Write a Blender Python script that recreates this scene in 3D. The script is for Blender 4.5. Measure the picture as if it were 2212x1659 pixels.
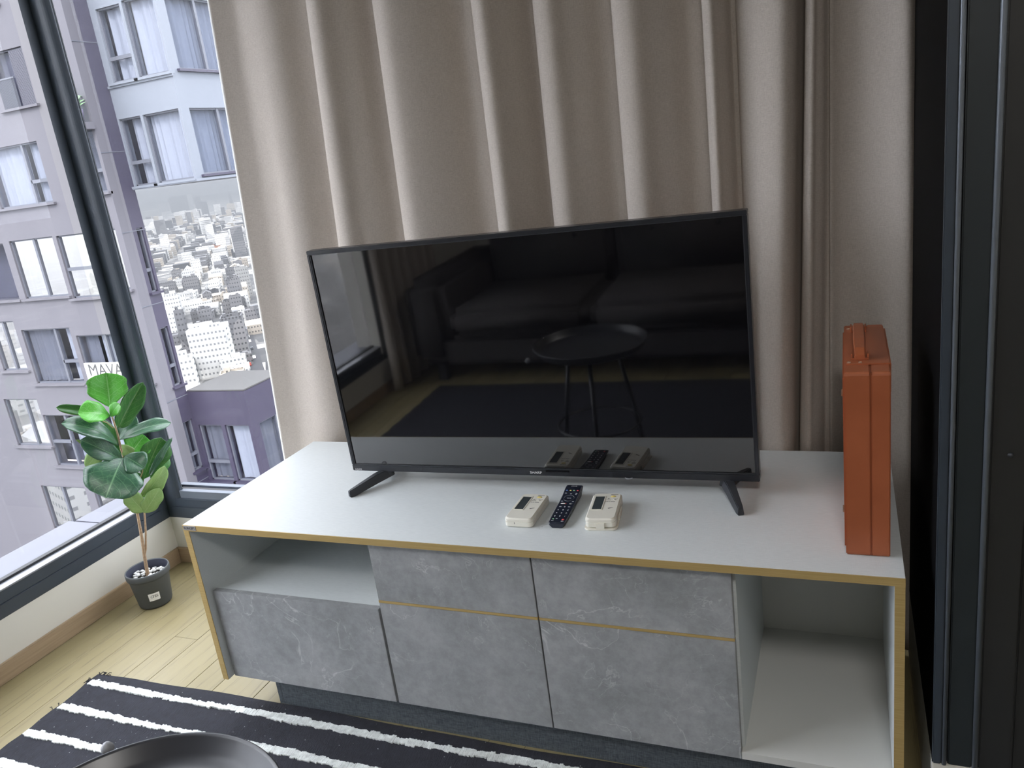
import bpy, bmesh, math, random
from mathutils import Vector, Matrix
from math import sin, cos, pi, radians

for o in list(bpy.data.objects): bpy.data.objects.remove(o)
SC = bpy.context.scene
COL = SC.collection
TZ = 0.546            # height of the cabinet top above the floor; coordinates below count z from the cabinet top

# ------------------------------------------------------------------ camera
cam = bpy.data.cameras.new('camera'); camo = bpy.data.objects.new('camera', cam); COL.objects.link(camo)
camo.location = (1.5146, -1.3258, 0.7739 + TZ); camo.rotation_euler = (1.2856, 0.1296, 0.3774)
cam.sensor_width = 36; cam.lens = 28.117; cam.clip_start = 0.02; cam.clip_end = 20000
SC.camera = camo
# ------------------------------------------------------------------ world, sun, exposure
w = bpy.data.worlds.new('world'); SC.world = w; w.use_nodes = True
nt = w.node_tree; nt.nodes.clear()
out = nt.nodes.new('ShaderNodeOutputWorld'); bg = nt.nodes.new('ShaderNodeBackground')
tc = nt.nodes.new('ShaderNodeTexCoord'); sx = nt.nodes.new('ShaderNodeSeparateXYZ'); cr = nt.nodes.new('ShaderNodeValToRGB')
nt.links.new(tc.outputs['Generated'], sx.inputs[0]); nt.links.new(sx.outputs['Z'], cr.inputs[0])
cr.color_ramp.elements[0].position = 0.0; cr.color_ramp.elements[0].color = (0.80, 0.86, 0.95, 1)
cr.color_ramp.elements[1].position = 0.35; cr.color_ramp.elements[1].color = (0.93, 0.97, 1.0, 1)
nt.links.new(cr.outputs[0], bg.inputs[0]); bg.inputs[1].default_value = 4.2
nt.links.new(bg.outputs[0], out.inputs[0])
sun = bpy.data.lights.new('sun', 'SUN'); suno = bpy.data.objects.new('sun', sun); COL.objects.link(suno)
sun.energy = 2.0; sun.angle = radians(3); sun.color = (1, 0.95, 0.88)
suno.rotation_euler = (radians(48), 0, radians(28)); suno.location = (0, -5, 30)
SC.view_settings.view_transform = 'Standard'; SC.view_settings.look = 'None'
SC.view_settings.gamma = 1; SC.view_settings.exposure = 0.75; SC.view_settings.use_curve_mapping = False
try:
    SC.cycles.max_bounces = 10; SC.cycles.volume_bounces = 0;  SC.cycles.diffuse_bounces = 6; SC.cycles.transparent_max_bounces = 16
    SC.cycles.caustics_reflective = False; SC.cycles.caustics_refractive = False
except Exception: pass
# fill lamp added on the unseen ceiling behind the photographer
al = bpy.data.lights.new('fill_light', 'AREA'); al.shape = 'DISK'; al.size = 0.5; al.spread = radians(170); al.energy = 15; al.color = (1, 0.97, 0.94)
alo = bpy.data.objects.new('fill_light', al); COL.objects.link(alo); alo.location = (1.7, -1.9, 2.60 )

# ------------------------------------------------------------------ materials
MC = {}
def mat(name, col=(.8, .8, .8), rough=.5, metal=0., build=None, spec=None, coat=0.):
    if name in MC: return MC[name]
    m = bpy.data.materials.new(name); m.use_nodes = True; n = m.node_tree
    b = n.nodes['Principled BSDF']
    b.inputs['Base Color'].default_value = (*col, 1); b.inputs['Roughness'].default_value = rough; b.inputs['Metallic'].default_value = metal
    if spec is not None: b.inputs['IOR'].default_value = spec
    if coat: b.inputs['Coat Weight'].default_value = coat; b.inputs['Coat Roughness'].default_value = .3
    if build: build(n, b)
    MC[name] = m
    return m
def N(n, t, **k):
    x = n.nodes.new(t)
    for a, v in k.items():
        if a in x.inputs: x.inputs[a].default_value = v
        else: setattr(x, a, v)
    return x
def coords(n, scale=(1, 1, 1), rot=(0, 0, 0), kind='Object', rnd=False):
    t = N(n, 'ShaderNodeTexCoord'); mp = N(n, 'ShaderNodeMapping'); mp.inputs['Scale'].default_value = scale; mp.inputs['Rotation'].default_value = rot
    n.links.new(t.outputs[kind], mp.inputs[0])
    if rnd:
        oi = N(n, 'ShaderNodeObjectInfo'); mu = N(n, 'ShaderNodeMath', operation='MULTIPLY'); mu.inputs[1].default_value = 37.
        n.links.new(oi.outputs['Random'], mu.inputs[0]); cx = N(n, 'ShaderNodeCombineXYZ'); n.links.new(mu.outputs[0], cx.inputs[0]); n.links.new(mu.outputs[0], cx.inputs[1])
        n.links.new(cx.outputs[0], mp.inputs['Location'])
    return mp.outputs[0]
def ramp(n, src, stops):
    r = N(n, 'ShaderNodeValToRGB'); e = r.color_ramp.elements
    while len(e) < len(stops): e.new(.5)
    for i, (p, c) in enumerate(stops): e[i].position = p; e[i].color = (*c, 1)
    n.links.new(src, r.inputs[0]); return r.outputs[0]
def mix(n, f, a, b, mode='MIX'):
    x = N(n, 'ShaderNodeMix', data_type='RGBA', blend_type=mode)
    for s, v in ((0, f), (6, a), (7, b)):
        if hasattr(v, 'is_output'): n.links.new(v, x.inputs[s])
        else: x.inputs[s].default_value = v if s == 0 else (*v, 1)
    return x.outputs[2]
def bump(n, b, h, strength=.2, dist=.001):
    x = N(n, 'ShaderNodeBump', Strength=strength, Distance=dist); n.links.new(h, x.inputs['Height']); n.links.new(x.outputs[0], b.inputs['Normal'])

def b_linen(n, b):      # laminate with a fine linen emboss
    a = N(n, 'ShaderNodeTexNoise', Scale=1., Detail=3.); n.links.new(coords(n, (60, 900, 300)), a.inputs['Vector'])
    c = N(n, 'ShaderNodeTexNoise', Scale=1., Detail=3.); n.links.new(coords(n, (900, 60, 300)), c.inputs['Vector'])
    m = N(n, 'ShaderNodeMath', operation='ADD'); n.links.new(a.outputs['Fac'], m.inputs[0]); n.links.new(c.outputs['Fac'], m.inputs[1])
    bump(n, b, m.outputs[0], .35, .0006)
    col = ramp(n, a.outputs['Fac'], [(0.3, (.595, .63, .635)), (.7, (.665, .70, .705))]); n.links.new(col, b.inputs['Base Color'])
def b_gold(n, b):
    a = N(n, 'ShaderNodeTexNoise', Scale=1., Detail=2.); n.links.new(coords(n, (8, 900, 900)), a.inputs['Vector'])
    n.links.new(ramp(n, a.outputs['Fac'], [(0.3, (.46, .325, .12)), (.7, (.55, .40, .17))]), b.inputs['Base Color'])
def b_marble(n, b):
    v = coords(n, (1, 1, 1), rnd=True)
    c1 = N(n, 'ShaderNodeTexNoise', Scale=7., Detail=8., Roughness=.6); n.links.new(v, c1.inputs['Vector'])
    base = ramp(n, c1.outputs['Fac'], [(0.3, (.25, .262, .268)), (.5, (.315, .328, .334)), (.72, (.41, .42, .425))])
    c3 = N(n, 'ShaderNodeTexNoise', Scale=45., Detail=5., Roughness=.7); n.links.new(v, c3.inputs['Vector'])
    base = mix(n, .35, base, ramp(n, c3.outputs['Fac'], [(.38, (.20, .20, .20)), (.55, (.31, .315, .32)), (.7, (.40, .40, .41))]))
    # thin veins: zero crossings of a warped noise
    for sc, lo, amt in ((5.5, .006, .62), (11., .006, .4)):
        wv = N(n, 'ShaderNodeTexNoise', Scale=sc, Detail=6., Roughness=.5, Distortion=.9); n.links.new(v, wv.inputs['Vector'])
        s = N(n, 'ShaderNodeMath', operation='SUBTRACT'); s.inputs[1].default_value = .52; n.links.new(wv.outputs['Fac'], s.inputs[0])
        ab = N(n, 'ShaderNodeMath', operation='ABSOLUTE'); n.links.new(s.outputs[0], ab.inputs[0])
        vein = ramp(n, ab.outputs[0], [(0., (1, 1, 1)), (lo, (0, 0, 0))])
        msk = N(n, 'ShaderNodeTexNoise', Scale=sc * .9, Detail=2.); n.links.new(coords(n, (1, 1, 1), (0.3, .6, 1.1), rnd=True), msk.inputs['Vector'])
        mm = ramp(n, msk.outputs['Fac'], [(.46, (0, 0, 0)), (.64, (amt, amt, amt))])
        f = N(n, 'ShaderNodeMath', operation='MULTIPLY'); n.links.new(vein, f.inputs[0]); n.links.new(mm, f.inputs[1])
        base = mix(n, f.outputs[0], base, (.62, .63, .63))
    n.links.new(base, b.inputs['Base Color'])
def weave(c0, c1, sc, st):
    def f(n, b):
        a = N(n, 'ShaderNodeTexNoise', Scale=1., Detail=4., Roughness=.7); n.links.new(coords(n, (sc * .12, sc * .12, sc)), a.inputs['Vector'])
        c = N(n, 'ShaderNodeTexNoise', Scale=1., Detail=4., Roughness=.7); n.links.new(coords(n, (sc, sc, sc * .12)), c.inputs['Vector'])
        m = N(n, 'ShaderNodeMath', operation='ADD'); n.links.new(a.outputs['Fac'], m.inputs[0]); n.links.new(c.outputs['Fac'], m.inputs[1])
        h = N(n, 'ShaderNodeMath', operation='MULTIPLY'); h.inputs[1].default_value = .5; n.links.new(m.outputs[0], h.inputs[0])
        n.links.new(ramp(n, h.outputs[0], [(.38, c0), (.62, c1)]), b.inputs['Base Color']); bump(n, b, h.outputs[0], st, .001)
    return f
def b_oak(n, b):
    oi = N(n, 'ShaderNodeObjectInfo')
    v = coords(n, (14, 1.3, 14), rnd=True)
    a = N(n, 'ShaderNodeTexNoise', Scale=1.6, Detail=6., Roughness=.6, Distortion=1.2); n.links.new(v, a.inputs['Vector'])
    w_ = N(n, 'ShaderNodeTexWave', Scale=1.3, Distortion=7., Detail=3.); w_.bands_direction = 'X'; n.links.new(coords(n, (5, .8, 5), rnd=True), w_.inputs['Vector'])
    f = N(n, 'ShaderNodeTexNoise', Scale=1., Detail=4.); n.links.new(coords(n, (500, 14, 60), rnd=True), f.inputs['Vector'])
    base = ramp(n, oi.outputs['Random'], [(0, (.245, .205, .103)), (.5, (.265, .222, .115)), (1, (.23, .192, .097))])
    base = mix(n, .35, base, ramp(n, a.outputs['Fac'], [(.35, (.225, .185, .092)), (.65, (.29, .245, .132))]))
    g = ramp(n, w_.outputs['Fac'], [(.0, (0, 0, 0)), (.85, (0, 0, 0)), (.96, (.55, .55, .55))])
    fm = N(n, 'ShaderNodeMath', operation='MULTIPLY'); n.links.new(g, fm.inputs[0]); n.links.new(ramp(n, f.outputs['Fac'], [(.45, (0, 0, 0)), (.6, (1, 1, 1))]), fm.inputs[1])
    base = mix(n, fm.outputs[0], base, (.13, .105, .06)); n.links.new(base, b.inputs['Base Color']); bump(n, b, f.outputs['Fac'], .15, .0006)
def b_wood(n, b):
    a = N(n, 'ShaderNodeTexNoise', Scale=1., Detail=5.); n.links.new(coords(n, (6, 6, 160)), a.inputs['Vector'])
    n.links.new(ramp(n, a.outputs['Fac'], [(.3, (.30, .215, .135)), (.7, (.38, .28, .18))]), b.inputs['Base Color'])
def b_leather(n, b):
    a = N(n, 'ShaderNodeTexVoronoi', Scale=900.); n.links.new(coords(n), a.inputs['Vector']); bump(n, b, a.outputs['Distance'], .18, .0006)
    c = N(n, 'ShaderNodeTexNoise', Scale=9., Detail=3.); n.links.new(coords(n), c.inputs['Vector'])
    n.links.new(ramp(n, c.outputs['Fac'], [(.3, (.31, .085, .032)), (.7, (.37, .105, .042))]), b.inputs['Base Color'])
def b_rug(col):
    def f(n, b):
        a = N(n, 'ShaderNodeTexNoise', Scale=1., Detail=3., Roughness=.7); n.links.new(coords(n, (420, 70, 50)), a.inputs['Vector'])
        bump(n, b, a.outputs['Fac'], .8, .004)
        c = N(n, 'ShaderNodeTexNoise', Scale=60., Detail=4.); n.links.new(coords(n), c.inputs['Vector'])
        lo = tuple(x * .8 for x in col); hi = tuple(min(1, x * 1.15) for x in col)
        base = ramp(n, c.outputs['Fac'], [(.35, lo), (.65, hi)])
        if col[0] < .3:
            s = N(n, 'ShaderNodeTexNoise', Scale=170., Detail=1.); n.links.new(coords(n), s.inputs['Vector'])
            base = mix(n, ramp(n, s.outputs['Fac'], [(.765, (0, 0, 0)), (.79, (1, 1, 1))]), base, (.5, .5, .5))
        n.links.new(base, b.inputs['Base Color'])
    return f
def b_leaf(c0, c1, vein):
    def f(n, b):
        uv = N(n, 'ShaderNodeUVMap'); sp = N(n, 'ShaderNodeSeparateXYZ'); n.links.new(uv.outputs[0], sp.inputs[0])
        # u: signed distance from the midrib (0..1, .5 = rib), v: along the blade
        s = N(n, 'ShaderNodeMath', operation='SUBTRACT'); s.inputs[1].default_value = .5; n.links.new(sp.outputs[0], s.inputs[0])
        ab = N(n, 'ShaderNodeMath', operation='ABSOLUTE'); n.links.new(s.outputs[0], ab.inputs[0])
        rib = ramp(n, ab.outputs[0], [(0, (1, 1, 1)), (.022, (0, 0, 0))])
        m1 = N(n, 'ShaderNodeMath', operation='MULTIPLY'); m1.inputs[1].default_value = .75; n.links.new(ab.outputs[0], m1.inputs[0])
        d = N(n, 'ShaderNodeMath', operation='SUBTRACT'); n.links.new(sp.outputs[1], d.inputs[0]); n.links.new(m1.outputs[0], d.inputs[1])
        nz = N(n, 'ShaderNodeTexNoise', Scale=4., Detail=2.); n.links.new(uv.outputs[0], nz.inputs['Vector'])
        nm = N(n, 'ShaderNodeMath', operation='MULTIPLY'); nm.inputs[1].default_value = .06; n.links.new(nz.outputs['Fac'], nm.inputs[0])
        d2 = N(n, 'ShaderNodeMath', operation='ADD'); n.links.new(d.outputs[0], d2.inputs[0]); n.links.new(nm.outputs[0], d2.inputs[1])
        mm = N(n, 'ShaderNodeMath', operation='MODULO'); mm.inputs[1].default_value = .17; n.links.new(d2.outputs[0], mm.inputs[0])
        am = N(n, 'ShaderNodeMath', operation='ABSOLUTE'); n.links.new(mm.outputs[0], am.inputs[0])
        sv = ramp(n, am.outputs[0], [(0, (.7, .7, .7)), (.014, (0, 0, 0))])
        net = N(n, 'ShaderNodeTexVoronoi', feature='DISTANCE_TO_EDGE', Scale=11.); n.links.new(uv.outputs[0], net.inputs['Vector'])
        nv = ramp(n, net.outputs['Distance'], [(0, (.28, .28, .28)), (.05, (0, 0, 0))])
        mx = mix(n, 1., rib, sv, 'LIGHTEN'); mx = mix(n, 1., mx, nv, 'LIGHTEN')
        c = N(n, 'ShaderNodeTexNoise', Scale=3., Detail=3.); n.links.new(uv.outputs[0], c.inputs['Vector'])
        base = ramp(n, c.outputs['Fac'], [(.3, c0), (.7, c1)])
        n.links.new(mix(n, mx, base, vein), b.inputs['Base Color'])
        bump(n, b, mx, -.35, .002)
    return f
def b_grime(c0, c1, sc=1.2, z=6.):
    def f(n, b):
        a = N(n, 'ShaderNodeTexNoise', Scale=sc, Detail=6., Roughness=.6); n.links.new(coords(n, (1, 1, 1 / z)), a.inputs['Vector'])
        n.links.new(ramp(n, a.outputs['Fac'], [(.3, c0), (.7, c1)]), b.inputs['Base Color'])
    return f
def b_city(walls, dark):
    def f(n, b):
        g = N(n, 'ShaderNodeNewGeometry'); sp = N(n, 'ShaderNodeSeparateXYZ'); n.links.new(g.outputs['Position'], sp.inputs[0])
        sn = N(n, 'ShaderNodeSeparateXYZ'); n.links.new(g.outputs['Normal'], sn.inputs[0])
        def band(src, per, lo):
            m = N(n, 'ShaderNodeMath', operation='PINGPONG'); m.inputs[1].default_value = per / 2; n.links.new(src, m.inputs[0])
            q = N(n, 'ShaderNodeMath', operation='GREATER_THAN'); q.inputs[1].default_value = lo; n.links.new(m.outputs[0], q.inputs[0]); return q.outputs[0]
        zb = band(sp.outputs['Z'], 3.3, 1.1)
        a = N(n, 'ShaderNodeMath', operation='ADD'); n.links.new(sp.outputs['X'], a.inputs[0]); n.links.new(sp.outputs['Y'], a.inputs[1])
        xb = band(a.outputs[0], 2.9, .75)
        q = N(n, 'ShaderNodeMath', operation='MULTIPLY'); n.links.new(zb, q.inputs[0]); n.links.new(xb, q.inputs[1])
        nz = N(n, 'ShaderNodeMath', operation='ABSOLUTE'); n.links.new(sn.outputs['Z'], nz.inputs[0])
        lt = N(n, 'ShaderNodeMath', operation='LESS_THAN'); lt.inputs[1].default_value = .3; n.links.new(nz.outputs[0], lt.inputs[0])
        q2 = N(n, 'ShaderNodeMath', operation='MULTIPLY'); n.links.new(q.outputs[0], q2.inputs[0]); n.links.new(lt.outputs[0], q2.inputs[1])
        oi = N(n, 'ShaderNodeObjectInfo')
        vr = N(n, 'ShaderNodeTexVoronoi', Scale=.06); n.links.new(g.outputs['Position'], vr.inputs['Vector'])
        base = ramp(n, vr.outputs['Color'], walls)
        n.links.new(mix(n, q2.outputs[0], base, dark), b.inputs['Base Color'])
    return f
def b_ground(n, b):
    g = N(n, 'ShaderNodeNewGeometry')
    v = N(n, 'ShaderNodeTexVoronoi', Scale=.055, Randomness=.8); n.links.new(g.outputs['Position'], v.inputs['Vector'])
    sp = N(n, 'ShaderNodeSeparateColor'); n.links.new(v.outputs['Color'], sp.inputs[0])
    base = ramp(n, sp.outputs[0], [(0., (.025, .025, .027)), (.35, (.05, .05, .05)), (.6, (.09, .087, .083)), (.8, (.22, .215, .20)), (1., (.42, .41, .39))])
    n.links.new(base, b.inputs['Base Color'])

WHITE = mat('white_linen_laminate', rough=.45, build=b_linen)
PLAINW = mat('white_board', (.60, .60, .57), .5)
GOLD = mat('brushed_gold_edge', rough=.45, metal=.3, build=b_gold)
MARBLE = mat('grey_marble_laminate', rough=.42, build=b_marble)
EDGEG = mat('grey_edge_band', (.22, .225, .23), .5)
PLINTH = mat('charcoal_linen_laminate', rough=.6, build=weave((.035, .045, .055), (.125, .142, .158), 420, .3))
CURT = mat('beige_curtain_cloth', rough=.85, build=weave((.42, .372, .325), (.56, .505, .452), 900, .35))
LINING = mat('white_curtain_lining', (.85, .85, .84), .8)
BLK = mat('black_plastic', (.018, .02, .025), .28)
BLKM = mat('matt_black_plastic', (.025, .028, .034), .45)
SCREEN = mat('dark_glass_screen', (.004, .004, .005), .035, spec=2.05)
CREAM = mat('cream_remote_plastic', (.72, .70, .62), .38)
LCD = mat('grey_display', (.045, .055, .06), .25)
YEL = mat('yellow_rubber', (.62, .5, .16), .5)
INK = mat('dark_print', (.06, .06, .06), .6)
WINK = mat('white_print', (.75, .75, .75), .6)
NAVY = mat('black_remote_plastic', (.012, .016, .03), .32)
RED = mat('red_rubber', (.5, .05, .06), .45); BLUE = mat('blue_rubber', (.08, .16, .42), .45); GRN = mat('green_rubber', (.2, .45, .25), .45)
GREYB = mat('grey_rubber', (.30, .31, .33), .5)
LEATH = mat('tan_leather', rough=.4, build=b_leather)
LEATHD = mat('tan_leather_edge', (.24, .06, .022), .45)
STUD = mat('brass_stud', (.75, .62, .5), .25, .9)
WALL = mat('cream_wall_paint', (.62, .60, .54), .8)
CEIL = mat('white_ceiling_paint', (.75, .74, .71), .9)
WOOD = mat('beech_skirting', rough=.5, build=b_wood)
OAK = mat('light_oak_floor', rough=.42, build=b_oak)
SUBF = mat('dark_subfloor', (.10, .08, .05), .9)
FRAME = mat('charcoal_aluminium', (.036, .047, .062), .4, spec=1.5)
FRAMEL = mat('polished_aluminium_ledge', (.30, .31, .34), .3, .5)
FRAMEM = mat('grey_aluminium_bead', (.16, .18, .21), .35, .3)
GASK = mat('black_gasket', (.01, .01, .013), .5)
SILLO = mat('pale_lavender_sill', (.14, .145, .175), .5)
RUGB = mat('black_rug_pile', rough=.95, build=b_rug((.019, .020, .029)))
RUGW = mat('white_rug_pile', rough=.95, build=b_rug((.74, .77, .75)))
TRAY = mat('matt_black_metal', (.03, .032, .038), .33)
POT = mat('charcoal_pot_plastic', (.075, .082, .085), .6); POTI = mat('navy_pot_inside', (.04, .045, .07), .45)
PEB = mat('white_pebble', (.60, .60, .58), .6)
BARK = mat('brown_bark', rough=.8, build=b_grime((.30, .19, .11), (.42, .30, .19), 60, .4))
LF_D = mat('dark_glossy_leaf', rough=.33, coat=.45, spec=1.55, build=b_leaf((.018, .075, .038), (.032, .115, .055), (.17, .34, .17)))
LF_B = mat('bright_green_leaf', rough=.3, build=b_leaf((.085, .36, .04), (.12, .46, .06), (.34, .66, .26)))
LF_L = mat('light_green_leaf', rough=.4, build=b_leaf((.20, .34, .10), (.26, .40, .14), (.36, .5, .24)))
LF_M = mat('mid_green_leaf', rough=.3, build=b_leaf((.035, .14, .03), (.05, .18, .04), (.20, .34, .12)))
SOFA = mat('charcoal_sofa_cloth', rough=.9, build=weave((.035, .031, .031), (.062, .056, .055), 500, .3))
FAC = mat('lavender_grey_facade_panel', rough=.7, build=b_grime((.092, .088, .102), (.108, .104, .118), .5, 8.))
FACB = mat('reflection_pale_facade_panel', rough=.6, build=b_grime((.128, .142, .168), (.148, .162, .188), .5, 8.))  # paleness of the glass reflection put into the bay colour
FACD = mat('shaded_purple_facade_panel', rough=.5, build=b_grime((.026, .022, .042), (.034, .029, .052), .5, 8.))  # shade on the tower's side return put into the panel colour
FFR = mat('grey_window_frame', (.09, .095, .115), .5)
FFD = mat('dark_window_frame', (.035, .035, .05), .5)
SHEER = mat('white_sheer_curtain', (.25, .262, .285), .8)
GREYC = mat('grey_sheer_curtain', (.10, .104, .12), .8)
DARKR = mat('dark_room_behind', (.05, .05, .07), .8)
SIGNW = mat('white_sign_board', (.9, .9, .9), .6)
def glass(name, tint, refl, rough=0.0, ior=1.5):
    m = bpy.data.materials.new(name); m.use_nodes = True; n = m.node_tree; n.nodes.clear()
    o = N(n, 'ShaderNodeOutputMaterial'); t = N(n, 'ShaderNodeBsdfTransparent'); t.inputs[0].default_value = (*tint, 1)
    g = N(n, 'ShaderNodeBsdfGlossy'); g.inputs['Color'].default_value = (1, 1, 1, 1); g.inputs['Roughness'].default_value = rough
    fr = N(n, 'ShaderNodeFresnel'); fr.inputs['IOR'].default_value = ior
    ad = N(n, 'ShaderNodeMath', operation='ADD', use_clamp=True); ad.inputs[1].default_value = refl; n.links.new(fr.outputs[0], ad.inputs[0])
    ge = N(n, 'ShaderNodeNewGeometry'); fb_ = N(n, 'ShaderNodeMath', operation='SUBTRACT'); fb_.inputs[0].default_value = 1; n.links.new(ge.outputs['Backfacing'], fb_.inputs[1])   # reflect only where a ray enters the sheet
    ml = N(n, 'ShaderNodeMath', operation='MULTIPLY'); n.links.new(ad.outputs[0], ml.inputs[0]); n.links.new(fb_.outputs[0], ml.inputs[1]); ad = ml
    mx = N(n, 'ShaderNodeMixShader'); n.links.new(ad.outputs[0], mx.inputs[0]); n.links.new(t.outputs[0], mx.inputs[1]); n.links.new(g.outputs[0], mx.inputs[2]); n.links.new(mx.outputs[0], o.inputs[0])
    return m
GLASS = glass('window_glass', (.95, .95, .975), .0, ior=1.33)
FGLASS = glass('facade_window_glass', (.92, .93, .96), .0, .01, ior=1.22)
FGLASSM = glass('facade_mirror_glass', (.80, .82, .86), .42, .01)
RAILG = glass('balcony_rail_glass', (.72, .86, .85), .15, .05)

# ------------------------------------------------------------------ mesh helpers (coordinates: z from the cabinet top)
class MB:
    def __init__(s): s.v = []; s.f = []; s.uv = None; s.smooth = False
    def add(s, vs, fs):
        k = len(s.v); s.v += [Vector(p) for p in vs]; s.f += [[i + k for i in f] for f in fs]; return s
    def box(s, x0, x1, y0, y1, z0, z1):
        return s.add([(x0, y0, z0), (x1, y0, z0), (x1, y1, z0), (x0, y1, z0), (x0, y0, z1), (x1, y0, z1), (x1, y1, z1), (x0, y1, z1)],
                     [(0, 3, 2, 1), (4, 5, 6, 7), (0, 1, 5, 4), (1, 2, 6, 5), (2, 3, 7, 6), (3, 0, 4, 7)])
    def grid(s, P):
        k = len(s.v); R = len(P); Cn = len(P[0])
        for r in P: s.v += [Vector(q) for q in r]
        for i in range(R - 1):
            for j in range(Cn - 1): s.f.append([k + i * Cn + j, k + i * Cn + j + 1, k + (i + 1) * Cn + j + 1, k + (i + 1) * Cn + j])
        return s
    def lathe(s, c, prof, n=48, a0=0.):
        P = [[(c[0] + r * cos(a0 + 2 * pi * j / n), c[1] + r * sin(a0 + 2 * pi * j / n), c[2] + z) for j in range(n + 1)] for r, z in prof]
        k = len(s.v)
        for r in P: s.v += [Vector(q) for q in r[:-1]]
        for i in range(len(prof) - 1):
            for j in range(n):
                j2 = (j + 1) % n; s.f.append([k + i * n + j, k + i * n + j2, k + (i + 1) * n + j2, k + (i + 1) * n + j])
        return s
    def disc(s, c, r, n=32, up=True):
        k = len(s.v); s.v += [Vector((c[0] + r * cos(2 * pi * j / n), c[1] + r * sin(2 * pi * j / n), c[2])) for j in range(n)]
        f = list(range(k, k + n)); s.f.append(f if up else f[::-1]); return s
    def prism(s, poly, z0, z1):
        n = len(poly); k = len(s.v); s.v += [Vector((x, y, z0)) for x, y in poly] + [Vector((x, y, z1)) for x, y in poly]
        s.f.append([k + i for i in range(n)][::-1]); s.f.append([k + n + i for i in range(n)])
        for i in range(n): j = (i + 1) % n; s.f.append([k + i, k + j, k + n + j, k + n + i])
        return s
    def tube(s, pts, rad, n=8, cap=True):
        pts = [Vector(p) for p in pts]; k = len(s.v); ref = Vector((0, 0, 1))
        for i, p in enumerate(pts):
            t = (pts[min(i + 1, len(pts) - 1)] - pts[max(i - 1, 0)]).normalized()
            a = t.cross(ref if abs(t.z) < .9 else Vector((1, 0, 0))).normalized(); b = t.cross(a)
            r = rad[i] if isinstance(rad, (list, tuple)) else rad
            for j in range(n): s.v.append(p + a * r * cos(2 * pi * j / n) + b * r * sin(2 * pi * j / n))
        for i in range(len(pts) - 1):
            for j in range(n): j2 = (j + 1) % n; s.f.append([k + i * n + j, k + i * n + j2, k + (i + 1) * n + j2, k + (i + 1) * n + j])
        if cap: s.f.append([k + j for j in range(n)][::-1]); s.f.append([k + (len(pts) - 1) * n + j for j in range(n)])
        return s
    def xf(s, M):
        s.v = [M @ p for p in s.v]; return s
def rrect(x0, x1, y0, y1, r, n=5):
    P = []
    for cx, cy, a in ((x1 - r, y1 - r, 0), (x0 + r, y1 - r, 90), (x0 + r, y0 + r, 180), (x1 - r, y0 + r, 270)):
        for i in range(n + 1): t = radians(a + 90 * i / n); P.append((cx + r * cos(t), cy + r * sin(t)))
    return P
WP = {}
def thing(name, base, label, cat, group=None):
    o = bpy.data.objects.new(name, None); COL.objects.link(o); o.location = Vector(base) + Vector((0, 0, TZ)); o.empty_display_size = .05
    o['label'] = label; o['category'] = cat
    if group: o['group'] = group
    WP[o.name] = Vector(base); return o
def obj(name, mb, m, parent=None, bevel=0., smooth=None, label=None, cat=None, group=None, kind=None, origin=None, seg=2):
    if parent is not None: org = WP[parent.name] if origin is None else Vector(origin)
    elif origin is not None: org = Vector(origin)
    else:
        xs = [p.x for p in mb.v]; ys = [p.y for p in mb.v]; zs = [p.z for p in mb.v]
        org = Vector(((min(xs) + max(xs)) / 2, (min(ys) + max(ys)) / 2, min(zs)))
    me = bpy.data.meshes.new(name); me.from_pydata([tuple(p - org) for p in mb.v], [], mb.f)
    if mb.uv:
        u = me.uv_layers.new(name='UVMap')
        for l in me.loops: u.data[l.index].uv = mb.uv[l.vertex_index]
    bm = bmesh.new(); bm.from_mesh(me)
    bmesh.ops.recalc_face_normals(bm, faces=bm.faces) if mb.uv is None else None
    if bevel > 0:
        ed = [e for e in bm.edges if len(e.link_faces) == 2 and e.calc_face_angle(0) > .6]
        bmesh.ops.bevel(bm, geom=ed, offset=bevel, segments=seg, affect='EDGES', clamp_overlap=True)
    bm.to_mesh(me); bm.free()
    if smooth is None: smooth = mb.smooth
    if smooth:
        for p in me.polygons: p.use_smooth = True
    if m is not None: me.materials.append(m)
    o = bpy.data.objects.new(name, me); COL.objects.link(o)
    if parent is not None:
        o.parent = parent; o.location = org - WP[parent.name]
    else: o.location = org + Vector((0, 0, TZ))
    if label: o['label'] = label
    if cat: o['category'] = cat
    if group: o['group'] = group
    if kind: o['kind'] = kind
    WP[o.name] = org; return o
def B(*a): return MB().box(*a)
def struct(name, mb, m, **k): return obj(name, mb, m, kind='structure', **k)
def sempty(name, base):
    o = bpy.data.objects.new(name, None); COL.objects.link(o); o.location = Vector(base) + Vector((0, 0, TZ)); o['kind'] = 'structure'; WP[o.name] = Vector(base); return o
_tc = {}
def text(name, s, size, M, m, parent, ext=.0002, align='CENTER', sx=1.):
    c = bpy.data.curves.new('t', 'FONT'); c.body = s; c.size = size; c.extrude = ext; c.align_x = align; c.align_y = 'CENTER'; c.resolution_u = 3
    t = bpy.data.objects.new('t', c); COL.objects.link(t); dg = bpy.context.evaluated_depsgraph_get()
    me = bpy.data.meshes.new_from_object(t.evaluated_get(dg)); bpy.data.objects.remove(t)
    me.transform(Matrix.Diagonal((sx, 1, 1, 1))); me.transform(M); me.transform(Matrix.Translation(-WP[parent.name])); me.materials.clear(); me.materials.append(m); me.name = name
    o = bpy.data.objects.new(name, me); COL.objects.link(o); o.parent = parent; WP[o.name] = WP[parent.name]; return o
def frame_xz(org, ang=0.):     # text on a vertical face looking towards -y
    return Matrix.Translation(org) @ Matrix.Rotation(ang, 4, 'Z') @ Matrix.Rotation(radians(90), 4, 'X')

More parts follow.
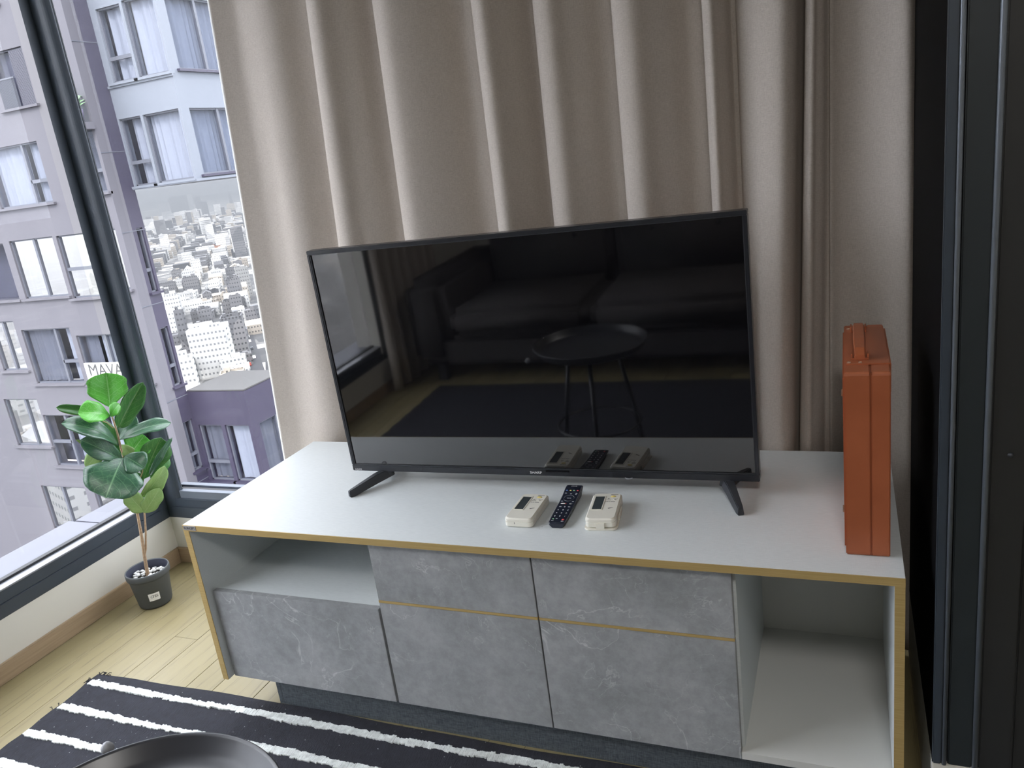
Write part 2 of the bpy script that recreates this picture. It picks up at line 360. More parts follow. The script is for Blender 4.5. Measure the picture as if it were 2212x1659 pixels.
# ================================================================== room shell
XW, YW, ZF = -.823, .677, -.546
XR, YF, ZC = 3.2, -3.3, 2.05
XD = 1.645             # face of the dark door frame on the right
fl = struct('floor', B(XW - .1, XR, YF, YW + .05, ZF - .05, ZF - .012), SUBF, origin=(XW, YF, ZF - .05))
rnd = random.Random(4)
x = XW; pw = .0925; i = 0
while x < XR - .001:
    x1 = min(x + (.092 if i % 2 else .142), XR) if i else -.68; y = YF - rnd.uniform(0, 1.1)
    ends = []
    yy = .253 if -.45 < x < -.44 else (rnd.uniform(-1.0, -.2))
    cuts = [YW]; q = yy
    while q > YF + .2: cuts.append(q); q -= 1.25
    cuts.append(YF); cuts = sorted(set(cuts))
    for a, b2 in zip(cuts[:-1], cuts[1:]):
        obj('plank', B(x + .0006, x1 - .0006, a + .0006, b2 - .0006, ZF - .012, ZF), OAK, fl, origin=((x + x1) / 2, (a + b2) / 2, ZF - .012), bevel=.0008, seg=1)
    x = x1; i += 1
# left wall: low cream wall, window above, solid piece behind y=-1.85
YL = -1.85; WS = -.365     # top of the low wall
wl = MB().box(XW - .15, XW, YL, YW + .15, ZF, WS).box(XW - .15, XW, YF, YL, ZF, ZC).box(XW - .15, XW, YL, YW + .15, 1.9, ZC)
struct('wall_left', wl, WALL)
struct('wall_back', MB().box(XW, XR, YW, YW + .15, ZF, WS).box(XW, XR, YW, YW + .15, 1.9, ZC).box(XD + .4, XR, YW, YW + .15, WS, 1.9), WALL)
struct('wall_right', B(XR, XR + .1, YF, YW + .15, ZF, ZC), WALL)
struct('wall_front', B(XW - .15, XR + .1, YF - .1, YF, ZF, ZC), WALL)
struct('ceiling', B(XW - .15, XR + .1, YF - .1, YW + .15, ZC, ZC + .1), CEIL)
# skirting
def skirt(name, pts):
    o = MB()
    for (x0, x1, y0, y1) in pts: o.box(x0, x1, y0, y1, ZF, -.487)
    return struct(name, o, WOOD, bevel=.002)
skirt('baseboard_left', [(XW, XW + .013, YF, YW - .0131)])
skirt('baseboard_back', [(XW, XD, YW - .013, YW)])
# ---- window 1 (left)
w1 = sempty('window_1', (XW - .05, -.6, WS))
GX = -.885
obj('window_frame', MB().box(XW - .1, XW + .001, YL, YW, WS, -.322).box(XW - .1, XW - .003, YL, YW, -.322, -.286), FRAME, w1, bevel=.0015)
obj('ledge', B(-.868, XW - .003, YL, YW - .04, -.286, -.281), FRAMEL, w1, bevel=.001)
obj('gasket', B(-.890, -.868, YL, YW - .04, -.286, -.274), GASK, w1, bevel=.001)
obj('jamb', B(XW - .1, XW + .001, YL - .05, YL - .001, WS, 1.9), FRAME, w1, bevel=.0015)
obj('head_frame', B(XW - .1, XW + .001, YL, YW, 1.83, 1.9), FRAME, w1, bevel=.0015)
obj('outer_sill', MB().box(-1.055, -.892, YL - .3, .455, -.31, -.282).box(-1.03, -.892, .455, .66, -.31, -.282), SILLO, w1, bevel=.004)
obj('pane', B(GX - .004, GX, YL, .66, -.28, 1.83), GLASS, w1)
# ---- corner post, part of window 2
w2 = sempty('window_2', (.4, YW + .05, WS))
pp = [(XW, .640), (XW, YW), (-.802, YW)] + [(-.802 + .046 * sin(pi / 2 * i / 9), YW + .023 - .023 * cos(pi / 2 * i / 9)) for i in range(1, 10)] + [(-.806, .742), (-.852, .79), (-.93, .79), (-.93, .732)]
obj('corner_post', MB().prism(pp, WS, 1.9), FRAME, w2)
obj('side_bead', MB().prism([(-.7555, .7015), (-.7535, .704), (-.7835, .7305), (-.7855, .728)], -.290, 1.83), FRAMEM, w2)
obj('side_gasket', MB().prism([(-.7900, .7320), (-.7840, .7305), (-.8000, .7455), (-.806, .744)], -.290, 1.83), GASK, w2)
obj('window_frame', MB().box(-.80, XD + .4, YW - .001, YW + .11, WS, -.322).box(-.80, XD + .4, YW + .003, YW + .11, -.322, -.290), FRAME, w2, bevel=.0015)
obj('bottom_bead', MB().box(-.758, XD + .3, YW + .012, YW + .035, -.290, -.262), FRAMEM, w2, bevel=.001)
obj('gasket', MB().box(-.785, XD + .3, YW + .036, YW + .062, -.290, -.268), GASK, w2)
obj('outer_bead', MB().box(-.81, XD + .3, YW + .066, YW + .09, -.290, -.262), FRAMEM, w2, bevel=.001)
obj('head_frame', B(-.785, XD + .4, YW, YW + .11, 1.83, 1.9), FRAME, w2, bevel=.0015)
obj('pane', B(-.785, XD + .3, .733, .737, -.27, 1.83), glass('window_glass_back', (.95, .95, .975), .0, ior=1.22), w2)
# ---- dark sliding door frame on the right
d1 = sempty('door_1', (XD, 0, WS))
obj('side_panel', B(XD, XD + .06, .004, YW - .03, WS, ZC - .001), mat('deep_black_matt', (.003, .003, .0035), .7, spec=1.12), d1, bevel=.001)
obj('face_stile', MB().box(XD, XD + .014, -.006, .004, WS, ZC - .001), FRAME, d1, bevel=.002)
obj('bead', MB().tube([(XD + .0185, -.003, WS), (XD + .0185, -.003, ZC - .001)], .0042, 12), FRAMEM, d1, smooth=True)
obj('face_panel', B(XD + .024, XD + .062, -.004, .004, WS, ZC - .001), mat('charcoal_door_face', (.018, .024, .027), .42), d1, bevel=.002)
obj('bead', MB().tube([(XD + .066, -.004, WS), (XD + .066, -.004, ZC - .001)], .0046, 12), FRAMEM, d1, smooth=True)
obj('face_panel', B(XD + .071, XD + .12, -.004, .004, WS, ZC - .001), mat('warm_charcoal_door_face', (.022, .023, .023), .4), d1, bevel=.002)
obj('face_panel', B(XD + .1215, XD + 1.4, .002, .03, WS, ZC - .001), mat('warm_charcoal_door_face'), d1, bevel=.002)
sc_ = MB().lathe((0, 0, 0), [(.0001, .004), (.003, .004), (.0045, .0), (.0045, -.002)], 16); sc_.xf(Matrix.Translation((XD + .098, -.004, .23)) @ Matrix.Rotation(radians(90), 4, 'X'))
obj('screw', sc_, BLKM, d1, smooth=True)
struct('trim_1', MB().box(XD, XD + 1.5, -.004, .03, ZF, WS).box(XD, XD + .06, .03, YW, ZF, WS), WALL, bevel=.002)

# ================================================================== curtain
def cr_spline(P, n=7):
    out = []
    for i in range(len(P) - 1):
        p0 = P[max(i - 1, 0)]; p1 = P[i]; p2 = P[i + 1]; p3 = P[min(i + 2, len(P) - 1)]
        for k in range(n):
            t = k / n
            out.append(tuple(.5 * (2 * p1[a] + (-p0[a] + p2[a]) * t + (2 * p0[a] - 5 * p1[a] + 4 * p2[a] - p3[a]) * t * t + (-p0[a] + 3 * p1[a] - 3 * p2[a] + p3[a]) * t ** 3) for a in (0, 1)))
    out.append(P[-1][:2]); return out
TOPX = [.234, .431, .698, .850, 1.034, 1.233, 1.302, 1.447, 1.492, 1.650]
LOWX = [.201, .415, .692, .842, 1.030, 1.230, 1.297, 1.428, 1.484, 1.655]
def profile(z):
    t = (z - .6) / .5; S = [l + (u - l) * t for u, l in zip(TOPX, LOWX)]
    e = -.154 + (z + .055) * .0667; sw = .004 * sin(z * 3.1)
    w_ = S[0] - e
    P = [(e, .592), (e + .10 * w_, .603), (e + .22 * w_, .612), (e + .36 * w_, .604 + sw), (e + .52 * w_, .592), (e + .66 * w_, .596), (e + .80 * w_, .622), (e + .90 * w_, .634 + sw), (S[0] + .008, .634)]
    D = [.046, .048, .048, .040, .042, .030, .040, .026, .044]
    for i in range(len(S) - 1):
        if i in (6, 8):
            s = S[i]; w_ = S[i + 1] - s; d = D[i]; q = .004 * sin(z * 2.1 + i); c = .607
            if i == 6: P += [(s, c + .5 * d), (s + .10 * w_, c + .1 * d), (s + .35 * w_, c - .65 * d + q * .5), (s + .66 * w_, c - 1.1 * d), (s + .82 * w_, c - .7 * d), (s + .90 * w_, c + .3 * d), (s + w_ * .97, c + 1.1 * d), (s + w_ + .004, c + 1.15 * d)]
            else: P += [(s, c + .2 * d), (s + .12 * w_, c + .55 * d), (s + .34 * w_, c + .62 * d), (s + .55 * w_, c + .1 * d + q), (s + .80 * w_, c - .75 * d + q), (s + .92 * w_, c - .85 * d), (s + .99 * w_, c - .3 * d), (s + w_, c + .5 * d)]
            continue
        s = S[i]; w_ = S[i + 1] - s; d = D[i]; q = .004 * sin(z * 2.3 + i * 1.7)
        c = .607; wa = min(w_, .22)
        P += [(s + .001, c - .2 * d), (s + .07 * wa + .004, c - .80 * d), (s + .24 * wa + .004, c - 1.02 * d + q * .3), (s + .42 * w_, c - .58 * d + q), (s + .62 * w_, c + .05 * d), (s + .78 * w_, c + .72 * d - q),
              (s + .92 * w_, c + .86 * d), (s + w_ + .007, c + .95 * d)]
    P[-1] = (S[-1], .640)
    return cr_spline(P, 5)
zs = [-.53 + (2.03 - -.53) * i / 44 for i in range(45)]
cu = MB().grid([[(x, y, z) for x, y in profile(z)] for z in zs]); cu.smooth = True
ct = thing('curtain', (.75, .61, -.53), 'long beige linen-look curtain hanging in deep folds behind the television', 'curtain')
CU = obj('drape', cu, CURT, ct)
sm = CU.modifiers.new('thickness', 'SOLIDIFY'); sm.thickness = .0022; sm.offset = 1
ln = MB().grid([[(profile(z)[0][0] + dx, .592 + dy, z) for dx, dy in ((.004, .006), (-.004, .004), (-.0055, .001), (-.004, -.002), (.001, -.002))] for z in zs]); ln.smooth = True
obj('lining_edge', ln, LINING, ct, label='white lining showing along the left edge')

c2 = thing('curtain', (XW + .07, -2.25, -.53), 'gathered beige curtain at the far end of the left window behind the camera', 'curtain')
g2 = MB().grid([[(XW + .07 + .030 * sin(i * .9 + z * .6), -1.80 - .016 * i, z) for i in range(45)] for z in [-.53 + 2.56 * k / 12 for k in range(13)]]); g2.smooth = True
o2 = obj('drape', g2, CURT, c2); sm = o2.modifiers.new('thickness', 'SOLIDIFY'); sm.thickness = .002

# ================================================================== tv cabinet
D = .555; W = 1.6; ZB = -.446; RC = .018
cab = thing('tv_cabinet', (.8, .28, ZF), 'low white cabinet with gold edges and grey marble fronts along the curtain', 'cabinet')
obj('top_panel', B(.0, W, .0012, D, -.0155, 0), WHITE, cab, bevel=.0006)
obj('gold_edge', B(-.0003, W + .0003, -.0006, .0012, -.0158, -.0004), GOLD, cab, label='brushed gold edge strip of the top')
for a, b_ in ((0, .0165), (W - .0165, W)):
    obj('side_panel', B(a, b_, .0012, D, ZB, -.0158), WHITE, cab)
    obj('gold_edge', B(a, b_, -.0006, .0012, ZB, -.0160), GOLD, cab, label='brushed gold edge strip of a side panel')
obj('back_panel', B(.0165, W - .0165, .455, .465, ZB + .002, -.0158), PLAINW, cab)
obj('bottom_panel', MB().box(.0165, 1.3100, RC + .018, .455, ZB + .001, -.430).box(1.3105, W - .0165, RC, .455, ZB, -.430), PLAINW, cab)
obj('divider', B(.520, .535, RC + .014, .455, -.430, -.0158), PLAINW, cab)
obj('divider', B(1.300, 1.3155, RC + .0165, .455, -.430, -.0158), WHITE, cab)
obj('shelf', B(.0165, .520, .036, .455, -.205, -.195), WHITE, cab)
M_ = .0022
def front(name, x0, x1, z0, z1, par=cab):
    return obj(name, B(x0, x1, RC, RC + .016, z0, z1), MARBLE, par, bevel=.0006, origin=((x0 + x1) / 2, RC, z0))
front('drawer_front', .0225, .5125, ZB, -.193)
front('door_panel', .519, .9085, ZB, -.1735); front('drawer_front', .519, .9085, -.1675, -.019)
front('door_panel', .9115, 1.3100, ZB, -.1735); front('drawer_front', .9115, 1.3100, -.1675, -.019)
obj('gold_strip', B(.519, .9085, RC - .0008, RC + .01, -.1735, -.1675), GOLD, cab, bevel=.0004)
obj('gold_strip', B(.9115, 1.3100, RC - .0008, RC + .01, -.1735, -.1675), GOLD, cab, bevel=.0004)
obj('plinth', MB().box(.115, .128, .056, .45, ZF, ZB).box(.1285, 1.49, .056, .074, ZF, ZB).box(1.477, 1.49, .075, .45, ZF, ZB).box(.13, 1.477, .435, .45, ZF, ZB), PLINTH, cab, bevel=.0006)
bd = obj('badge', B(.003, .042, -.0016, -.0006, -.0128, -.0012), mat('badge_silver', (.45, .45, .47), .3, .6), cab, label='small maker badge on the top left corner')
text('lettering', 'KONCEPT', .0088, frame_xz((.0225, -.0018, -.0070)), INK, bd, sx=.86)

# ================================================================== television
A = math.atan2(.0152, 1.013); TV0 = Matrix.Translation((.3267, .280, 0)) @ Matrix.Rotation(A, 4, 'Z'); TW = 1.0131
TVM = TV0 @ Matrix.Translation((0, 0, .0336)) @ Matrix.Rotation(radians(1.42), 4, 'X') @ Matrix.Translation((0, 0, -.0336))     # leans forward a little
tv = thing('television', (.85, .25, 0), 'large black flat screen television standing on two splayed feet on the cabinet', 'television')
def tvo(name, mb, m, **k): return obj(name, mb.xf(TVM), m, tv, **k)
Z0, Z1, ZS0, ZS1 = .0336, .6064, .0520, .5960
tvo('bezel', MB().box(0, TW, 0, .03, Z0, ZS0 - .0017), BLK, bevel=.0015, label='wider lower bezel')
tvo('bezel', MB().box(0, TW, 0, .03, ZS1 + .0015, Z1), BLK, bevel=.0012)
tvo('bezel', MB().box(0, .0075, .0, .03, ZS0 - .0017, ZS1 + .0015), BLK, bevel=.0012)
tvo('bezel', MB().box(TW - .0075, TW, .0, .03, ZS0 - .0017, ZS1 + .0015), BLK, bevel=.0012)
tvo('bezel_lip', MB().box(.0078, TW - .0078, .0008, .006, ZS0 - .0016, ZS0).box(.0078, .0093, .0008, .006, ZS0, ZS1).box(TW - .0093, TW - .0078, .0008, .006, ZS0, ZS1).box(.0078, TW - .0078, .0008, .006, ZS1, ZS1 + .0014), BLKM)
tvo('screen', MB().box(.0093, TW - .0093, .004, .008, ZS0, ZS1), SCREEN)
tvo('housing', MB().box(.004, TW - .004, .0085, .035, .04, .600).box(.12, TW - .12, .035, .075, .05, .36), BLKM, bevel=.006)
def foot(x_att, x_tip, yt, sgn):
    # two prongs joining at the attachment: long solid bars
    mb = MB()
    def prong(tx, ty):
        a = Vector((x_att, .012, Z0 + .006)); t = Vector((tx, ty, 0)); d = (t - a); d.z = 0; L = d.length; d.normalize(); s = Vector((-d.y, d.x, 0))
        vs = []
        for u, w0, zl, zh in ((-.012, .016, Z0 - .014, Z0 + .004), (.30 * L, .0125, .012, .034), (.9 * L, .0085, .0, .019), (L, .0065, .0, .0165)):
            c = Vector((a.x, a.y, 0)) + d * u
            vs += [c + s * w0 + Vector((0, 0, zl)), c - s * w0 + Vector((0, 0, zl)), c - s * w0 * .7 + Vector((0, 0, zh)), c + s * w0 * .7 + Vector((0, 0, zh))]
        fs = [(0, 1, 2, 3), (15, 14, 13, 12)]
        for i in range(3):
            for j in range(4): j2 = (j + 1) % 4; fs.append((i * 4 + j, i * 4 + j2, i * 4 + 4 + j2, i * 4 + 4 + j))
        mb.add(vs, fs)
    prong(x_tip, yt); prong(x_tip, .15)
    obj('foot', mb.xf(TV0), BLKM, tv, bevel=.0015)
foot(.095, .036, -.086, -1); foot(.945, .982, -.094, 1)
def tvtext(nm, s, size, x, z, sxx=1.): text(nm, s, size, TVM @ Matrix.Translation((x, -.0004, z)) @ Matrix.Rotation(radians(90), 4, 'X'), WINK, tv, sx=sxx)
tvtext('maker_lettering', 'SHARP', .0090, .507, .0418, 1.12); tvtext('model_lettering', 'AQUOS', .0058, .0175, .0378)
ir = MB().lathe((0, 0, 0), [(.0001, -.003), (.006, -.0025), (.008, 0), (.008, .002)], 20); ir.xf(Matrix.Translation((.729, .004, Z0 + .0005)) @ Matrix.Scale(1.2, 4, (1, 0, 0)))
tvo('sensor', ir, GREYB, smooth=True)
tvo('sensor_window', MB().box(.532, .590, -.0006, .0, .0445, .0492), mat('smoked_window', (.006, .006, .008), .12), bevel=.0003)

# ================================================================== remote controls
def remote_frame(cx, cy, ang, tilt=0.): return Matrix.Translation((cx, cy, 0)) @ Matrix.Rotation(ang, 4, 'Z') @ Matrix.Rotation(tilt, 4, 'X')
def ac_remote(cx, cy, ang, label, holder):
    t = thing('remote_control', (cx, cy, 0), label, 'remote'); M0 = remote_frame(cx, cy, ang); L = .125; w_ = .032; h = .021
    zb = .004 if holder else 0.
    def a(nm, mb, m, **k): return obj(nm, mb.xf(M0), m, t, **k)
    body = MB(); 
    lev = [(0, 0.003, .0), (.0, 0., .002), (.0, 0., .012), (.0, .0008, .0125), (.0, .0008, .0135), (.0, 0., .014), (.0, 0., .018), (.0, .003, .021)]
    n = None
    rings = []
    for _, ins, z in lev: rings.append([(x, y, zb + z) for x, y in rrect(-w_ + ins, w_ - ins, 0 + ins, L - ins, .010)])
    k = len(rings[0])
    for r in rings: body.v += [Vector(q) for q in r]
    for i in range(len(rings) - 1):
        for j in range(k): j2 = (j + 1) % k; body.f.append([i * k + j, i * k + j2, (i + 1) * k + j2, (i + 1) * k + j])
    body.f.append(list(range(k))[::-1]); body.f.append([(len(rings) - 1) * k + j for j in range(k)])
    a('body', body, CREAM)
    zt = zb + .021
    sd = a('display', MB().prism(rrect(-.0235, -.0035, .044, .107, .001, 2), zt - .001, zt + .0002), LCD)
    rim = MB().box(-.0262, -.0235, .041, .110, zt - .001, zt + .001).box(-.0035, -.0012, .041, .110, zt - .001, zt + .001).box(-.0235, -.0035, .107, .110, zt - .001, zt + .001).box(-.0235, -.0035, .041, .044, zt - .001, zt + .001)
    a('display_rim', rim, CREAM, bevel=.0003)
    el = MB().lathe((0, 0, 0), [(.0001, .0012), (.004, .0011), (.0052, 0)], 24); el.xf(Matrix.Translation((.0145, .107, zt)) @ Matrix.Diagonal((1.2, .85, 1, 1))); a('button', el, YEL, smooth=True, label='oval yellow button')
    for sx_, up in ((.006, 1), (.020, -1)):
        tri = [(sx_ - .0045, .093 - .003 * up), (sx_ + .0045, .093 - .003 * up), (sx_ + .0045, .093), (sx_, .093 + .0055 * up), (sx_ - .0045, .093)]
        if up < 0: tri = tri[::-1]
        b_ = a('button', MB().prism(tri, zt - .0005, zt + .0007), mat('pale_cream_rubber', (.66, .65, .58), .5))
        c_ = [(sx_ - .0022, .0925), (sx_ + .0022, .0925), (sx_, .0925 + .003 * up)]
        a('print', MB().prism(c_ if up > 0 else c_[::-1], zt + .0007, zt + .0009), INK)
        a('print', MB().box(sx_ - .0052, sx_ + .0052, .093 - .0046 * up, .093 - .0040 * up, zt, zt + .0002), INK)
    a('print', MB().box(.008, .024, .1152, .1168, zt - .0002, zt + .0002), INK)
    for xx, wd in ((.001, .0008), (.0045, .002), (.009, .0016), (.0165, .005)): a('print', MB().prism(rrect(xx - wd, xx + wd, .0803, .0822, .0005, 2), zt, zt + .0002), INK)
    a('print', MB().prism([(.010, .0505), (.0115, .0475), (.021, .0535), (.0205, .0542)], zt, zt + .0002), INK, label='small dark wedge-shaped mark')
    if not holder:
        a('print', MB().box(-.009, -.0078, -.0003, .0002, .008, .012), INK)
    else:
        ho = MB(); ho.prism(rrect(-w_ - .003, w_ + .003, -.004, .085, .012), 0, .0035); a('holder', ho, CREAM, bevel=.0008)
        for h2 in (MB().box(-w_ - .003, -w_ - .0005, .035, .085, .0035, .013), MB().box(w_ + .0005, w_ + .003, .035, .085, .0035, .013), MB().box(-.009, .009, -.0045, -.0015, .0035, .0125).box(-.009, .009, -.0045, .0015, .0125, .0150)): a('holder_clip', h2, CREAM, bevel=.0006)
    return t
ac_remote(.859, .093, radians(1), 'cream air conditioner remote control left of the black remote', False)
ac_remote(1.0385, .105, radians(7), 'cream air conditioner remote sitting in its wall holder, right of the black remote', True)
rt = thing('remote_control', (.943, .100, 0), 'slim black television remote with rows of small buttons between cream remotes', 'remote')
M0 = remote_frame(.9435, .100, radians(2.2)) 
body = MB(); L = .163; rings = []
for v, hw, zb, zt in ((0, .0165, .001, .010), (.004, .0185, 0, .0125), (.03, .0195, 0, .014), (.09, .0195, .002, .0175), (.125, .0195, .001, .022), (.148, .020, 0, .026), (.158, .0195, 0, .027), (L, .0175, .003, .025)):
    r = .004; P = []
    for px, pz, a0 in ((hw - r, zt - r * .5, 0), (-hw + r, zt - r * .5, 90), (-hw * .62, zb + .001, 180), (hw * .62, zb + .001, 270)):
        for k in range(4): t_ = radians(a0 + 30 * k); q = (r, r * .5) if a0 < 180 else (.001, .001); P.append((px + q[0] * cos(t_), v, pz + q[1] * sin(t_)))
    rings.append(P)
k = len(rings[0])
for r in rings: body.v += [Vector(q) for q in r]
for i in range(len(rings) - 1):
    for j in range(k): j2 = (j + 1) % k; body.f.append([i * k + j, i * k + j2, (i + 1) * k + j2, (i + 1) * k + j])
body.f.append(list(range(k))); body.f.append([(len(rings) - 1) * k + j for j in range(k)][::-1])
obj('body', body.xf(M0), NAVY, rt, smooth=False)
def rz(v):
    T = ((0, .010), (.004, .0125), (.03, .014), (.09, .0175), (.125, .022), (.148, .026), (.158, .027), (.163, .025))
    for (a, za), (b_, zb_) in zip(T, T[1:]):
        if v <= b_: return za + (zb_ - za) * (v - a) / (b_ - a)
    return .025
def rbtn(x, v, rx, ry, m, nm='button', **k):
    e = MB().lathe((0, 0, 0), [(.0001, .0012), (.75, .001), (1., 0)], 14)
    e.v = [Vector((q.x * rx, q.y * ry, q.z)) for q in e.v]
    e.xf(M0 @ Matrix.Translation((x, v, rz(v) - .0001)) @ Matrix.Rotation(math.atan2(rz(v + .004) - rz(v - .004), .008), 4, 'X')); return obj(nm, e, m, rt, smooth=True, **k)
rbtn(.011, .015, .0032, .0030, RED, label='red power button'); rbtn(-.011, .017, .0022, .0020, GRN)
for x_, m in ((-.0125, BLUE), (-.004, YEL), (.004, GRN), (.0125, RED)): rbtn(x_, .1365, .0027, .0022, m)
def rtext(s, size, x, v, flip=True, sx=1.):
    Mx = M0 @ Matrix.Translation((x, v, rz(v) + .0003)) @ Matrix.Rotation(math.atan2(rz(v + .004) - rz(v - .004), .008), 4, 'X')
    if flip: Mx = Mx @ Matrix.Rotation(pi, 4, 'Z')
    text('print', s, size, Mx, WINK, rt, .0001, sx=sx)
for r_ in range(3):
    for c_ in range(3): rtext(str(1 + r_ * 3 + c_), .0062, .011 - .011 * c_, .029 + .0135 * r_)
rtext('0', .0062, 0, .0695); rbtn(-.010, .0695, .003, .0012, GREYB); rbtn(.010, .0695, .003, .0012, GREYB)
rbtn(-.0075, .083, .0062, .0022, mat('white_rubber', (.75, .72, .7), .5)); rbtn(-.0015, .083, .0018, .0018, RED); rbtn(.010, .083, .0036, .0025, GREYB)
rg = MB()
for i in range(33):
    pass
ring = MB(); ring.lathe((0, 0, 0), [(.0108, 0), (.0112, .001), (.0124, .001), (.0128, 0)], 32); ring.xf(M0 @ Matrix.Translation((0, .106, rz(.106) - .0003)) @ Matrix.Rotation(.13, 4, 'X')); obj('navigation_ring', ring, mat('dark_grey_rubber', (.05, .055, .07), .4), rt, smooth=True)
rtext('ENTER', .0032, 0, .106)
for x_, v_ in ((-.0125, .093), (.0125, .093), (-.0125, .1255), (0, .1235), (.0125, .1255), (.0125, .121)): rbtn(x_, v_, .0026, .0010, GREYB)
rbtn(-.004, .0185, .0024, .0008, GREYB); rbtn(-.011, .0095, .0030, .0007, GREYB); rbtn(.011, .0075, .0034, .0006, GREYB)
rtext('SHARP', .0042, 0, .1535, sx=1.1)

# ================================================================== tan attache case
CX0, CX1, CY0, CY1, CH = 1.508, 1.580, .067, .398, .344
cs = thing('attache_case', ((CX0 + CX1) / 2, (CY0 + CY1) / 2, 0), 'tan orange leather attache case standing on edge on the right cabinet end', 'case')
SM = CX0 + .0415
def shell(x0, x1):
    m = MB(); k = rrect(CY0, CY1, 0, CH, .006, 3); n = len(k)
    m.v += [Vector((x0, y, z)) for y, z in k] + [Vector((x1, y, z)) for y, z in k]; m.f.append(list(range(n))); m.f.append([n + i for i in range(n)][::-1])
    for i in range(n): j = (i + 1) % n; m.f.append([i, j, n + j, n + i])
    return m
obj('shell', shell(CX0, SM - .0006), LEATH, cs, bevel=.0018); obj('shell', shell(SM + .0006, CX1), LEATH, cs, bevel=.0018)
inn = MB().box(CX0 + .004, CX1 - .004, CY0 + .002, CY1 - .002, .002, CH - .002); obj('seam', inn, LEATHD, cs)
obj('side_band', MB().box(CX0 - .0022, CX0 + .0005, CY0 + .012, CY1 - .012, .012, CH - .012), LEATH, cs, bevel=.0008)
pt = MB().box(CX0 + .004, CX1 + .0008, CY0 + .045, CY1 - .045, CH - .0005, CH + .0022).box(CX1, CX1 + .0025, CY0 + .045, CY1 - .045, CH - .05, CH + .0022)
obj('handle_patch', pt, LEATH, cs, bevel=.0007)
HX = CX0 + .026
hp = [(HX, .345, CH + .006), (HX, .335, CH + .016), (HX, .30, CH + .022), (HX, .20, CH + .022), (HX, .15, CH + .018), (HX, .135, CH + .008)]
hd = MB()
for i, q in enumerate(hp): 
    wv = .0105 if 1 < i < 4 else .0095
    hd.v += [Vector((HX - wv, q[1], q[2] - .003)), Vector((HX + wv, q[1], q[2] - .003)), Vector((HX + wv * .85, q[1], q[2] + .003)), Vector((HX - wv * .85, q[1], q[2] + .003))]
for i in range(len(hp) - 1):
    for j in range(4): j2 = (j + 1) % 4; hd.f.append([i * 4 + j, i * 4 + j2, i * 4 + 4 + j2, i * 4 + 4 + j])
hd.f.append([0, 1, 2, 3]); hd.f.append([23, 22, 21, 20]); obj('handle', hd, LEATH, cs, bevel=.001)
for yy in (.342, .148):
    lp = MB().box(HX - .0145, HX - .0115, yy - .012, yy + .012, CH + .002, CH + .013).box(HX + .0115, HX + .0145, yy - .012, yy + .012, CH + .002, CH + .013).box(HX - .0145, HX + .0145, yy - .014, yy - .010, CH + .002, CH + .006)
    obj('handle_loop', lp, LEATH, cs, bevel=.0008)
for yy in (.352, .118):
    for dx in (-.018, .0): obj('stud', MB().box(HX + dx - .003, HX + dx + .003, yy - .0015, yy + .0015, CH + .002, CH + .0042), STUD, cs, bevel=.0005)
for zz in (.06, .285): obj('clasp', MB().box(CX0 - .0050, CX0 - .0022, CY0 + .05, CY0 + .062, zz, zz + .010), STUD, cs, bevel=.0007)

# ================================================================== rug
rg = thing('rug', (.6, -.7, ZF), 'black woven rug with thin ragged white stripes on the light oak floor', 'rug')
RX0, RX1, RY0, RY1 = -.532, 1.95, -1.90, .047
def redge(x): return .049 + .004 * sin(x * 5 + 1) - .0015 * sin(x * 17) - .006 * max(0, (-.40 - x) / .13)
nx, ny = 120, 60
rm = MB(); P = []
for j in range(ny + 1):
    row = []
    for i in range(nx + 1):
        x_ = RX0 + (RX1 - RX0) * i / nx; t_ = j / ny; y_ = RY0 + (redge(x_) - RY0) * t_
        if i == 0: x_ += .003 * sin(j * 1.7) + (-.008 if t_ > .97 else 0)
        z_ = ZF + .0065 + .0012 * sin(x_ * 9 + y_ * 5) * cos(y_ * 7) + (.0015 * sin(x_ * 23) if t_ > .96 else 0)
        if i in (0, nx) or j in (0, ny): z_ = ZF + .004
        row.append((x_, y_, z_))
    P.append(row)
rm.grid(P)
sk = MB(); sk.smooth = False
loop = [P[0][i] for i in range(nx + 1)] + [P[j][nx] for j in range(1, ny + 1)] + [P[ny][i] for i in range(nx - 1, -1, -1)] + [P[j][0] for j in range(ny - 1, -1, -1)]
rm.grid([loop, [(a, b_, ZF + .0003) for a, b_, c in loop]])
obj('rug_base', rm, RUGB, rg, smooth=True)
rr = random.Random(7)
SY = -.001; k = 0
while SY > -.90:
    x_ = RX0 + .010 + (0.004 if k % 2 else 0); top = SY + .010; bot = SY - .0105; st = MB()
    xs = []
    while x_ < RX1 - .02:
        w_ = rr.choice((.008, .012, .018, .026)); ln_ = min(w_, RX1 - .02 - x_); xs.append((x_, x_ + ln_, top, bot)); x_ += ln_
        top = SY + .0100 + rr.uniform(-.003, .003) + .002 * sin(x_ * 9); bot = SY - .0105 + rr.uniform(-.003, .003) + .002 * sin(x_ * 8 + 2)
    for a, b_, t_, u_ in xs:
        n_ = max(1, int((b_ - a) / .004))
        for q in range(n_):
            p0 = a + (b_ - a) * q / n_; p1 = a + (b_ - a) * (q + 1) / n_; e1 = rr.uniform(-.0012, .0012); e2 = rr.uniform(-.0012, .0012)
            zz = ZF + .0095 + .0012 * sin(p0 * 9 + SY * 5) * cos(SY * 7) + rr.uniform(0, .0004)
            st.box(p0 + .0002, p1 - .0002, u_ + e1, t_ + e2, ZF + .0045, zz)
    obj('stripe', st, RUGW, rg); SY -= .1035; k += 1
fr = MB()
